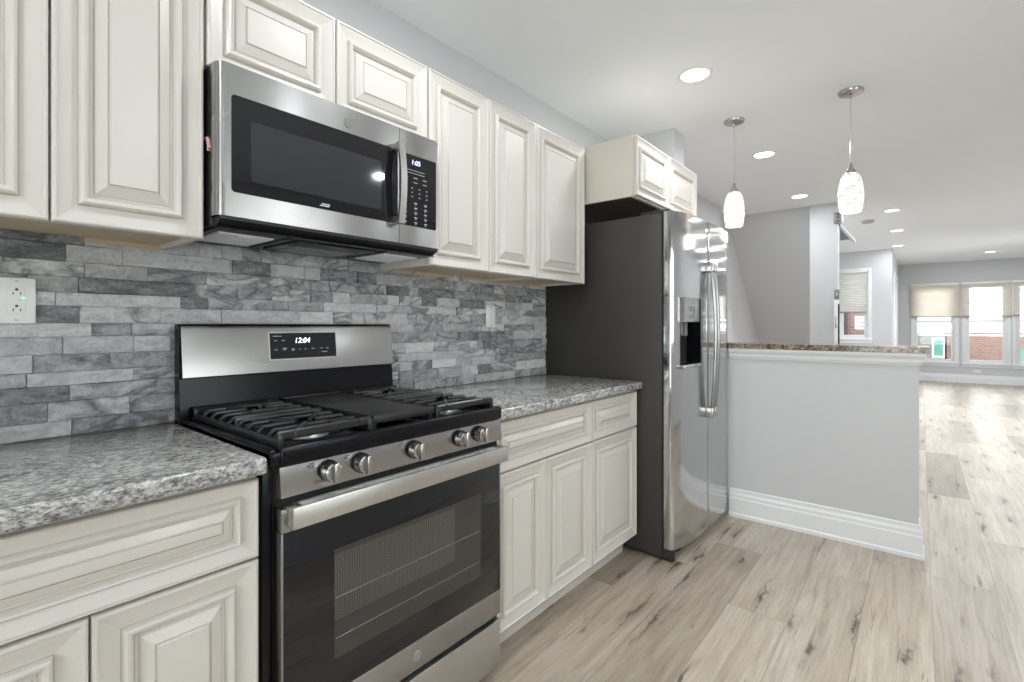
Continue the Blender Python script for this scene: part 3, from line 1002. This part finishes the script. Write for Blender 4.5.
# ------------------------------------------------------------------ microwave
def make_microwave():
    y0, y1, z0, z1, X = 0.489, 1.247, 1.490, 1.886, 0.385
    t = thing('microwave', 'stainless over-the-range microwave hung under the short cabinet', 'microwave', (0.2, (y0 + y1) / 2, z0))
    b = MB().mat(M['black_matte'])
    b.box(0.028, 0.336, y0 + 0.001, y1 - 0.010, z0 - 0.022, z1, 0.003)
    b.prism([(0.33, z0 - 0.024), (0.352, z0 - 0.024), (X - 0.004, z0 - 0.008), (X - 0.004, z0 + 0.002), (0.33, z0 + 0.002)], 'y', y0 + 0.010, y1 - 0.010)
    b.build('body', t)
    # underside details
    u = MB().mat(M['black'])
    zz = z0 - 0.024
    u.box(0.035, 0.365, y0 + 0.012, y1 - 0.012, zz - 0.004, zz, 0.002)
    u.box(0.10, 0.33, y0 + 0.240, y1 - 0.240, zz - 0.010, zz - 0.002, 0.003)
    u.box(0.08, 0.34, y0 + 0.205, y0 + 0.222, zz - 0.008, zz - 0.002, 0.002)
    u.box(0.08, 0.34, y1 - 0.222, y1 - 0.205, zz - 0.008, zz - 0.002, 0.002)
    ub = u.build('underside', t)
    for a_, b_ in ((y0 + 0.035, y0 + 0.185), (y1 - 0.185, y1 - 0.035)):
        f = MB().mat(M['filter'])
        f.box(0.110, 0.295, a_, b_, zz - 0.008, zz - 0.003, 0.001)
        f.box(0.262, 0.282, (a_ + b_) / 2 - 0.02, (a_ + b_) / 2 + 0.02, zz - 0.010, zz - 0.007, 0.001)
        for k in range(12):
            f.box(0.112, 0.293, a_ + 0.006 + k * 0.0122, a_ + 0.009 + k * 0.0122, zz - 0.0088, zz - 0.0075)
        f.build('grease_filter', ub)
    MB().box(0.11, 0.24, y0 + 0.28, y1 - 0.28, zz - 0.0125, zz - 0.009, 0.001).build('lamp_cover', ub, M['grey_plastic'])
    # door: steel frame with rounded left edge and black glass
    ysp = 1.060
    def face(name, ya, yb, left_round):
        f = MB().mat(M['steel'])
        prof = [(0.340, ya), (0.340, yb), (X, yb)]
        if left_round:
            f.prism([(0.335, ya), (X - 0.030, ya), (X - 0.016, ya + 0.003), (X - 0.008, ya + 0.007), (X - 0.003, ya + 0.012), (X, ya + 0.019), (X, yb), (0.335, yb)], 'z', z0, z1)
        else:
            f.prism([(0.335, ya), (X, ya), (X, yb - 0.014), (X - 0.002, yb - 0.007), (X - 0.008, yb - 0.001), (X - 0.016, yb), (0.335, yb)], 'z', z0, z1)
        return f.build(name, t, angle=25)
    door = face('door', y0, ysp - 0.001, True)
    ctl = face('control_side', ysp + 0.001, y1, False)
    def rrect(y0_, y1_, z0_, z1_, r, n=5):
        pts = []
        for cy, cz, a0 in ((y1_ - r, z1_ - r, 0), (y0_ + r, z1_ - r, PI / 2), (y0_ + r, z0_ + r, PI), (y1_ - r, z0_ + r, 1.5 * PI)):
            for i in range(n + 1):
                a = a0 + PI / 2 * i / n
                pts.append((cy + r * math.cos(a), cz + r * math.sin(a)))
        return pts
    g = MB().mat(M['glass_black'])
    g.prism(rrect(y0 + 0.034, 1.052, z0 + 0.064, z1 - 0.078, 0.010), 'x', X - 0.002, X + 0.0012)
    gl = g.build('door_glass', door)
    MB().prism(rrect(y0 + 0.082, 0.985, z0 + 0.100, z1 - 0.135, 0.008), 'x', X, X + 0.0018).build('door_window', gl, M['mw_screen'])
    s_ = MB().mat(M['white_plastic'])
    for k, (a_, w_) in enumerate(((0.0, 0.030), (0.006, 0.026))):
        s_.box(X + 0.001, X + 0.0016, 0.768 + a_, 0.768 + a_ + w_, z0 + 0.073 + k * 0.0055, z0 + 0.0755 + k * 0.0055)
    s_.build('door_sticker', gl)
    h = MB().mat(M['steel_soft'])
    hy = 1.043
    prof_o, prof_i = [], []
    za, zb = z0 + 0.060, z1 - 0.062
    for i in range(15):
        tt = i / 14
        xx = X + 0.026 + 0.014 * math.sin(PI * tt)
        prof_o.append((xx + 0.009, za + (zb - za) * tt)); prof_i.append((xx, za + (zb - za) * tt))
    h.prism(prof_o + prof_i[::-1], 'y', hy - 0.0125, hy + 0.0125)
    h.box(X - 0.001, X + 0.030, hy - 0.0115, hy + 0.0115, z0 + 0.061, z0 + 0.085, 0.003)
    h.box(X - 0.001, X + 0.030, hy - 0.0115, hy + 0.0115, z1 - 0.087, z1 - 0.063, 0.003)
    h.build('door_handle', door)
    emblem(X, 0.864, z1 - 0.046, 0.0165, door)
    # keypad
    c = MB().mat(M['glass_black'])
    c.prism(rrect(ysp + 0.006, y1 - 0.022, z0 + 0.066, z1 - 0.080, 0.006), 'x', X - 0.002, X + 0.0012)
    c.mat(M['print'])
    zc = z1 - 0.135
    for k in range(2):
        c.box(X + 0.001, X + 0.0016, 1.085, 1.170, zc - k * 0.010, zc + 0.0018 - k * 0.010)
    for r_ in range(2):
        for k in range(3):
            yy = 1.078 + k * 0.042
            c.box(X + 0.001, X + 0.0016, yy, yy + 0.018, zc - 0.026 - r_ * 0.016, zc - 0.0235 - r_ * 0.016)
    for r_ in range(3):
        for k in range(4):
            yy = 1.078 + k * 0.033
            c.box(X + 0.001, X + 0.0016, yy, yy + 0.006, zc - 0.063 - r_ * 0.015, zc - 0.060 - r_ * 0.015)
    for r_ in range(5):
        for k in range(3):
            yy = 1.078 + k * 0.045
            c.box(X + 0.001, X + 0.0016, yy, yy + 0.013, zc - 0.115 - r_ * 0.017, zc - 0.1118 - r_ * 0.017)
            c.box(X + 0.001, X + 0.0016, yy + 0.003, yy + 0.010, zc - 0.120 - r_ * 0.017, zc - 0.118 - r_ * 0.017)
    kp = c.build('keypad', ctl)
    text_mesh('clock_digits', '1:05', 0.024, (X + 0.0018, 1.130, z1 - 0.106), kp, M['digit_blue'], 0.12)
    # cable tag at the left flank
    q = MB().mat(M['pink'])
    q.tube([(0.30, y0 - 0.002, 1.70), (0.33, y0 - 0.0025, 1.695), (0.342, y0 - 0.003, 1.68), (0.338, y0 - 0.003, 1.66)], 0.004, 8)
    q.tube([(0.335, y0 - 0.003, 1.69), (0.345, y0 - 0.003, 1.665)], 0.005, 8)
    q.build('cable_tag', t)
    return t
make_microwave()

# ------------------------------------------------------------------ refrigerator
def make_fridge():
    y0, y1, zt = 2.438, 3.310, 1.790
    t = thing('refrigerator', 'stainless side-by-side refrigerator with charcoal side beside the half wall', 'refrigerator', (0.4, (y0 + y1) / 2, 0))
    c = MB().mat(M['fridge_side'])
    c.box(0.008, 0.742, y0, y1, 0.02, zt - 0.006, 0.004)
    for yy in (y0 + 0.05, y1 - 0.05):
        for xx in (0.08, 0.68):
            c.lathe([(0.02, 0.0), (0.02, 0.03)], (xx, yy, 0), 'z', 12)
    c.build('case', t)
    MB().box(0.70, 0.750, y0 + 0.004, y1 - 0.004, 0.030, zt - 0.015).build('gasket', t, M['black_void'])
    gr = MB().mat(M['black_matte'])
    gr.box(0.70, 0.778, y0 + 0.005, y1 - 0.005, 0.012, 0.056, 0.004)
    for k in range(10):
        gr.box(0.776, 0.781, y0 + 0.06 + k * 0.07, y0 + 0.11 + k * 0.07, 0.02, 0.045, 0.001)
    gr.box(0.735, 0.80, y0 + 0.006, y0 + 0.035, 0.008, 0.060, 0.003)
    gr.build('base_grille', t)
    hc = MB().mat(M['black_matte'])
    hc.box(0.62, 0.78, y0 + 0.01, y0 + 0.07, zt - 0.008, zt + 0.012, 0.004); hc.build('hinge_cover', t)
    hc = MB().mat(M['black_matte']); hc.box(0.62, 0.78, y1 - 0.07, y1 - 0.01, zt - 0.008, zt + 0.012, 0.004)
    hc.build('hinge_cover', t)
    seam = 2.836
    def fx(y):
        d = y - 2.88
        return 0.844 - (0.12 if d < 0 else 0.10) * d ** 2 - (3.6 if d < 0 else 2.0) * d ** 6
    def door(name, ya, yb, hole=None):
        d = MB().mat(M['fridge_steel'])
        ys = []
        r = 0.012
        pts = [(0.752, ya), (fx(ya) - 0.016, ya), (fx(ya) - 0.006, ya + 0.0025), (fx(ya) - 0.001, ya + 0.009)]
        n = 16
        for i in range(n + 1):
            y = ya + 0.014 + (yb - ya - 0.028) * i / n
            pts.append((fx(y), y))
        pts += [(fx(yb) - 0.001, yb - 0.006), (fx(yb) - 0.006, yb - 0.0015), (fx(yb) - 0.014, yb), (0.752, yb)]
        z0_, z1_ = 0.066, zt
        if hole is None:
            d.prism(pts, 'z', z0_, z1_)
        else:
            hy0, hy1, hz0, hz1 = hole
            d.prism(pts, 'z', z0_, hz0); d.prism(pts, 'z', hz1, z1_)
            L = [p for p in pts if p[1] <= hy0 and not (p == pts[-1])] + [(fx(hy0), hy0), (0.752, hy0)]
            Rr = [(0.752, hy1), (fx(hy1), hy1)] + [p for p in pts if p[1] >= hy1]
            d.prism(L, 'z', hz0, hz1); d.prism(Rr, 'z', hz0, hz1)
        return d.build(name, t, angle=25)
    hole = (2.496, 2.730, 0.995, 1.352)
    fd = door('freezer_door', y0 + 0.002, seam - 0.0025, hole)
    rd = door('fridge_door', seam + 0.0025, y1 - 0.002)
    # dispenser
    dp = MB().mat(M['black_void'])
    dp.box(0.752, 0.765, hole[0], hole[1], hole[2], hole[3])
    dp.mat(M['black'])
    dp.box(0.760, fx(hole[0]) + 0.001, hole[0], hole[0] + 0.006, hole[2], hole[3])
    dp.box(0.760, fx(hole[1]) + 0.001, hole[1] - 0.006, hole[1], hole[2], hole[3])
    dsp = dp.build('dispenser', fd)
    q = MB().mat(M['nickel'])
    q.prism([(0.76, 1.225), (fx(2.62) + 0.001, 1.225), (fx(2.62) + 0.003, 1.235), (fx(2.62) + 0.003, 1.352), (0.76, 1.352)], 'y', hole[0] + 0.001, hole[1] - 0.001)
    q.mat(M['grey_plastic'])
    for k in range(3):
        q.box(fx(2.62) + 0.002, fx(2.62) + 0.0045, 2.545 + k * 0.045, 2.572 + k * 0.045, 1.280, 1.306, 0.001)
        q.box(fx(2.62) + 0.002, fx(2.62) + 0.0045, 2.545 + k * 0.045, 2.572 + k * 0.045, 1.244, 1.264, 0.001)
    q.build('dispenser_panel', dsp)
    q = MB().mat(M['grey_plastic'])
    q.box(0.765, 0.795, 2.555, 2.595, 1.155, 1.226, 0.006); q.build('dispenser_paddle', dsp); q = MB().mat(M['grey_plastic']); q.box(0.765, 0.790, 2.635, 2.675, 1.150, 1.226, 0.006)
    q.build('dispenser_paddle', dsp)
    q = MB().mat(M['nickel'])
    q.box(0.755, fx(2.66) + 0.006, hole[0] - 0.004, hole[1] + 0.004, hole[2] - 0.012, hole[2] + 0.008, 0.005, 3)
    q.build('drip_tray', dsp)
    # bowed handles
    for dr_, hy in ((fd, seam - 0.024), (rd, seam + 0.022)):
        h = MB().mat(M['handle_steel'])
        pts = []
        za, zb = 0.700, 1.555
        for i in range(25):
            tt = i / 24
            bow = math.sin(PI * tt)
            pts.append((fx(hy) + 0.028 + 0.024 * bow ** 0.9, hy, za + (zb - za) * tt))
        h.tube(pts, 0.013, 16, 0.010, up=(1, 0, 0))
        ho = h.build('door_handle', dr_, angle=60)
        for z_ in (za - 0.004, zb - 0.052):
            e = MB().mat(M['nickel'])
            e.box(fx(hy) - 0.003, fx(hy) + 0.044, hy - 0.0145, hy + 0.0145, z_, z_ + 0.056, 0.006, 3)
            e.build('handle_mount', ho)
    return t
make_fridge()

# ------------------------------------------------------------------ outlets
def outlet():
    t = thing('wall_outlet', 'white outlet with green light on the stone backsplash', 'outlet', (0.022, 0.1605, 1.268))
    MB().box(0.020, 0.0285, 0.1245, 0.1965, 1.2105, 1.3255, 0.003, 3).build('cover_plate', t, M['white_plastic'])
    r = MB().mat(M['white_plastic'])
    r.box(0.026, 0.0305, 0.1435, 0.1775, 1.234, 1.302, 0.001)
    r.box(0.030, 0.0315, 0.155, 0.168, 1.264, 1.2685, 0.0005); r.box(0.030, 0.0315, 0.155, 0.168, 1.2700, 1.2745, 0.0005)
    rec = r.build('receptacle', t)
    for zc in (1.291, 1.250):
        for ya, yb in ((0.1540, 0.1558), (0.1672, 0.1690)):
            MB().box(0.0300, 0.0308, ya, yb, zc - 0.0085, zc - 0.0015).build('slot', rec, M['slot'])
        MB().lathe([(0.0032, 0.0300), (0.0032, 0.0308)], (0, 0.1612, zc + 0.0045), 'x', 14).build('ground_hole', rec, M['slot'])
    for zc in (1.2195, 1.3165):
        MB().box(0.0283, 0.0290, 0.1580, 0.1645, zc - 0.0006, zc + 0.0006).build('screw', t, M['slot'])
    MB().box(0.0300, 0.0312, 0.1705, 0.1765, 1.2735, 1.2770, 0.0005).build('indicator', rec, M['led_green'])
outlet()
def switch():
    t = thing('wall_switch', 'narrow white switch plate on the stone between range and refrigerator', 'switch', (0.022, 1.925, 1.25))
    MB().box(0.020, 0.0285, 1.890, 1.960, 1.196, 1.310, 0.003, 3).build('cover_plate', t, M['white_plastic'])
    MB().box(0.026, 0.0320, 1.909, 1.941, 1.220, 1.287, 0.002).build('rocker', t, M['white_plastic'])
    s_ = MB().mat(M['slot'])
    for zc in (1.206, 1.300):
        s_ = MB().mat(M['slot'])
        s_.lathe([(0.0022, 0.0283), (0.0022, 0.0290)], (0, 1.925, zc), 'x', 10)
        s_.build('screw', t)
switch()
def low_outlet():
    t = thing('wall_outlet', 'white outlet low on the wall under the front windows', 'outlet', (2.66, FAR, 0.27))
    MB().box(2.61, 2.73, FAR - 0.008, FAR, 0.205, 0.280, 0.002).build('cover_plate', t, M['white_plastic'])
    for xc in (2.645, 2.695):
        for dx in (-0.0065, 0.0065):
            MB().box(xc + dx - 0.0015, xc + dx + 0.0015, FAR - 0.0088, FAR - 0.0075, 0.235, 0.25).build('slot', t, M['slot'])
low_outlet()

# ------------------------------------------------------------------ ceiling lights
def recessed(label, x, y, power=None, group='recessed ceiling lights'):
    t = thing('recessed_light', label, 'ceiling light', (x, y, CEIL), group)
    r = MB().mat(M['trim'])
    r.lathe([(0.070, 0.0), (0.090, 0.0), (0.091, -0.004), (0.086, -0.008), (0.074, -0.009), (0.070, -0.004)], (x, y, CEIL), 'z', 40, cap=False)
    r.build('trim_ring', t)
    MB().lathe([(0.0725, -0.0005), (0.0725, -0.005), (0.002, -0.006)], (x, y, CEIL), 'z', 36).build('lens', t, M['lens'])
    ld = bpy.data.lights.new('recessed_lamp', 'AREA')
    ld.shape = 'DISK'
    ld.size = 0.14
    ld.energy = power or LAMP_W
    ld.color = (0.92, 0.965, 1.0)
    lo = bpy.data.objects.new('recessed_lamp', ld)
    COL.objects.link(lo)
    lo.parent = t
    lo.location = (0, 0, -0.012)
    return t
recessed('large bright recessed light nearest the camera, above the refrigerator front', 0.828, 2.677)
recessed('recessed light on the ceiling between the two pendant lamps, just beyond them', 0.812, 4.273)
recessed('recessed light on the ceiling in front of the sloping stair soffit', 0.79, 5.89)
recessed('recessed light nearest in the row of three running toward the front windows', 1.508, 7.30, LAMP_FAR)
recessed('middle recessed light of the row of three running toward the front windows', 1.509, 8.90, LAMP_FAR)
recessed('farthest recessed light of the row of three, close to the return wall', 1.47, 10.60, 6.0)
recessed('lone recessed light on the ceiling near the front windows', 2.753, 12.55, LAMP_FAR)
for x, y in ((0.83, 1.08), (0.83, -0.55), (2.75, -0.55), (2.75, 1.08), (2.75, 2.68), (2.85, 4.27), (3.0, 5.9), (3.05, 7.3), (3.1, 8.9), (3.2, 10.6), (0.5, 8.0)):  # extra lights out of view, added for a brighter room
    recessed('recessed light added out of view to brighten the room', x, y, LAMP_FAR if y > 5 else None)

def pendant(label, x, y):
    t = thing('pendant_lamp', label, 'pendant lamp', (x, y, CEIL), 'pendant lamps over the bar')
    MB().lathe([(0.064, 0.0), (0.064, -0.006), (0.058, -0.016), (0.030, -0.022), (0.010, -0.024), (0.008, -0.040), (0.002, -0.042)], (x, y, CEIL), 'z', 36).build('canopy', t, M['nickel'])
    MB().tube([(x, y, CEIL - 0.03), (x, y, 2.12)], 0.0035, 8).build('cord', t, M['chrome'])
    MB().lathe([(0.004, 2.150), (0.009, 2.140), (0.012, 2.118), (0.024, 2.098), (0.027, 2.086), (0.022, 2.084)], (x, y, 0), 'z', 28).build('socket_cap', t, M['nickel'])
    g = MB().mat(M['lamp_glass'])
    prof = [(0.026, 2.086), (0.040, 2.078), (0.052, 2.050), (0.060, 2.010), (0.064, 1.965), (0.063, 1.925), (0.058, 1.888), (0.0535, 1.864), (0.050, 1.862),
            (0.0545, 1.890), (0.0595, 1.920), (0.0605, 1.965), (0.0565, 2.008), (0.0490, 2.046), (0.038, 2.072), (0.026, 2.080)]
    g.lathe(prof, (x, y, 0), 'z', 40, cap=False)
    g.build('lamp_shade', t, angle=80)
    MB().lathe([(0.004, 2.06), (0.014, 2.05), (0.024, 1.99), (0.028, 1.96), (0.022, 1.925), (0.004, 1.912)], (x, y, 0), 'z', 20).build('bulb', t, M['lens'])
    ld = bpy.data.lights.new('pendant_glow', 'POINT')
    ld.energy = 4.0
    ld.shadow_soft_size = 0.05
    ld.color = (1.0, 0.94, 0.85)
    lo = bpy.data.objects.new('pendant_glow', ld)
    COL.objects.link(lo)
    lo.parent = t
    lo.location = (0, 0, 1.81 - CEIL)
    return t
pendant('left glass pendant lamp on a short cord, nearer the refrigerator', 0.814, 3.452)
pendant('right glass pendant lamp with swirled shade, nearer the middle of the bar', 1.453, 3.448)

# smoke detector
sd = MB().mat(M['detector'])
sd.lathe([(0.068, 0.0), (0.068, -0.012), (0.060, -0.028), (0.030, -0.034), (0.002, -0.034)], (1.24, 7.85, CEIL), 'z', 32)
tag(sd.build('smoke_detector'), 'small grey smoke detector on the ceiling beyond the pillar', 'smoke detector')

# ------------------------------------------------------------------ things at the pillar wall
t = thing('wall_bracket', 'white bracket box with slanted brace at the top of the pillar wall', 'bracket', (1.08, 6.5, 2.35))
b = MB().mat(M['grey_plastic']); b.box(1.030, 1.095, 6.425, 6.450, 2.325, 2.445, 0.003)
b.mat(M['trim']); b.box(1.050, 1.105, 6.450, 6.56, 2.330, 2.445, 0.003)
b.mat(M['slot'])
for zc in (2.350, 2.388, 2.422):
    b.lathe([(0.009, 6.4215), (0.009, 6.426)], (1.068, 0, zc), 'y', 14)
b.build('bracket', t)
MB().mat(M['trim']).bar((1.07, 6.55, 2.325), (1.185, 6.84, 2.165), 0.03, 0.03).build('brace', t)
MB().mat(M['grey_plastic']).prism([(1.05, 2.19), (1.165, 2.19), (1.06, 2.32), (1.05, 2.32)], 'y', 6.80, 6.815).build('brace_plate', t)
t = thing('door_leaf', 'narrow white door edge standing open at the pillar wall end', 'door', (1.07, 6.5, 0))
b = MB().mat(M['trim']); b.box(1.035, 1.072, 6.40, 6.44, 0.0, 1.485, 0.003)
b.build('leaf', t)
MB().box(1.072, 1.084, 6.40, 6.45, 0.0, 1.44, 0.002).build('black_edge', t, M['black_matte'])  # thin black strip along the edge of the leaf
b = MB().mat(M['nickel'])
b.box(1.048, 1.060, 6.397, 6.401, 1.18, 1.30, 0.001); b.build('latch', t)
t = thing('wall_plate', 'small grey switch plate on the end of the pillar wall', 'switch', (1.06, 6.44, 1.55))
MB().box(1.035, 1.080, 6.438, 6.450, 1.495, 1.60, 0.003).build('cover_plate', t, M['grey_plastic'])
MB().box(1.052, 1.064, 6.434, 6.4385, 1.535, 1.56, 0.001).build('rocker', t, M['white_plastic'])
struct(MB().mat(M['wall']).box(1.05, 1.066, 6.45, 6.58, 0, 2.32, 0.002).build('trim_1'), 'white casing on the pillar wall end')
struct(MB().mat(M['trim']).box(1.378, 1.398, 11.6, 11.75, 0, 2.12, 0.003).box(1.378, 1.398, 13.0, 13.15, 0, 2.12, 0.003).box(1.378, 1.398, 11.6, 13.15, 2.12, 2.22, 0.003).build('trim_2'), 'white casing of the front door')
b = MB(); pr, mt = door_prof(0.03)
b.mat(M['trim']).box(1.372, 1.384, 11.75, 13.0, 0.01, 2.12)
struct(b.build('door_1'), 'white front door seen edge on')

# ------------------------------------------------------------------ window shades
def shade(label, x0, x1, y, z0, z1, mat, cat='window shade', group='front window shades'):
    t = thing('window_shade', label, cat, ((x0 + x1) / 2, y, z1), group)
    f = MB().mat(mat)
    n = 24
    for k in range(n):
        za, zb = z1 - (z1 - z0) * k / n, z1 - (z1 - z0) * (k + 1) / n
        zm = (za + zb) / 2
        f.quad((x0, y, za), (x0, y - 0.006, zm), (x1, y - 0.006, zm), (x1, y, za))
        f.quad((x0, y - 0.006, zm), (x0, y, zb), (x1, y, zb), (x1, y - 0.006, zm))
    f.build('fabric', t)
    MB().box(x0, x1, y - 0.016, y + 0.010, z0 - 0.022, z0, 0.003).build('bottom_rail', t, M['shade_rail'])
    MB().box(x0, x1, y - 0.024, y + 0.014, z1, z1 + 0.04, 0.003).build('head_rail', t, M['white_plastic'])
    return t
shade('opaque cream shade over the leftmost front window', 1.60, 2.395, FAR - 0.045, 1.405, 2.07, M['shade_fabric'])
shade('sheer cream shade over the middle front window above the brick view', 2.42, 3.185, FAR - 0.045, 1.405, 2.07, M['shade_sheer'])
shade('sheer cream shade over the rightmost front window at the picture edge', 3.20, 3.88, FAR - 0.045, 1.42, 2.07, M['shade_sheer'])
shade('white shade over the small window beyond the pillar wall', 0.605, 1.015, WY - 0.040, 1.46, 2.17, M['shade_white'], group='entry shade')

# ------------------------------------------------------------------ outside
def tagged(o, l, c, g=None): return tag(o, l, c, g)
M['street'] = simple('asphalt', (0.18, 0.18, 0.18), 0.9)
M['siding'] = simple('grey_siding', (0.14, 0.135, 0.13), 0.8)
M['teal'] = simple('teal_glass', (0.07, 0.20, 0.17), 0.2)
M['white_ext'] = simple('white_exterior_paint', (0.80, 0.80, 0.80), 0.6)
M['tyre'] = simple('dark_rubber', (0.02, 0.02, 0.022), 0.7)
struct(MB().box(-12, 18, FAR + 0.4, 40, -1.4, -1.3).build('ground', mat=M['street'], smooth=False))
t = thing('brick_house', 'low red brick building across the street', 'building', (4.0, 21.0, -1.3))
MB().box(2.38, 6.5, 20.0, 24.0, -1.3, 0.98).build('brick_wall', t, M['brick'])
q = MB().mat(M['teal'])
q.box(3.90, 4.35, 19.97, 20.03, 0.10, 0.55); q.build('window_glass', t)
t = thing('grey_house', 'grey house with a green-glazed window outside the left window', 'building', (1.5, 19.0, -1.3))
MB().box(-0.5, 2.30, 18.6, 22.0, -1.3, 0.98).build('side_wall', t, M['siding'])
q = MB().mat(M['white_ext'])
q.box(2.02, 2.29, 18.56, 18.62, 0.28, 0.86, 0.01); f = q.build('window_frame', t)
MB().box(2.06, 2.26, 18.55, 18.57, 0.34, 0.80).build('window_glass', f, M['teal'])
t = thing('porch_rail', 'white porch rail and posts outside the front windows', 'railing', (2.8, FAR + 1.6, -1.3))
q = MB().mat(M['white_ext'])
for z_ in (0.965, 1.095, 1.25):
    q.box(1.3, 4.4, FAR + 1.55, FAR + 1.60, z_, z_ + 0.03, 0.004)
q.build('rail', t)
for xx in (1.40, 4.1):
    MB().mat(M['white_ext']).box(xx, xx + 0.04, FAR + 1.52, FAR + 1.62, -1.3, 1.9, 0.004).build('post', t)
MB().mat(M['white_ext']).box(1.3, 4.4, FAR + 1.53, FAR + 1.61, 1.70, 1.74, 0.004).build('upper_beam', t)
# beyond the small window
t = thing('brick_house', 'pink brick house front seen through the small shaded window', 'building', (0.5, 15.5, -1.3))
MB().box(-1.2, 1.10, 13.6, 15.0, -1.3, 1.9).build('brick_wall', t, M['brick'])
q = MB().mat(M['white_ext']); q.box(0.62, 0.92, 13.57, 13.60, 1.12, 1.42, 0.005); sg = q.build('sign_board', t)
q = MB().mat(M['siding'])
for z_ in (1.36, 1.27, 1.18):
    q.box(0.66, 0.88, 13.565, 13.572, z_, z_ + 0.02)
q.build('sign_lines', sg)
MB().mat(M['tyre']).box(0.25, 0.45, 13.52, 13.60, -1.3, 1.5).build('doorway', t)
tag(MB().mat(M['tyre']).lathe([(0.01, 0.90), (0.05, 0.92), (0.07, 0.96), (0.06, 1.0), (0.01, 1.02)], (0.93, 12.6, 0), 'z', 20).lathe([(0.012, -1.3), (0.012, 0.91)], (0.93, 12.6, 0), 'z', 10).build('post_lantern'),
    'small round black lantern outside the small shaded window', 'lantern')
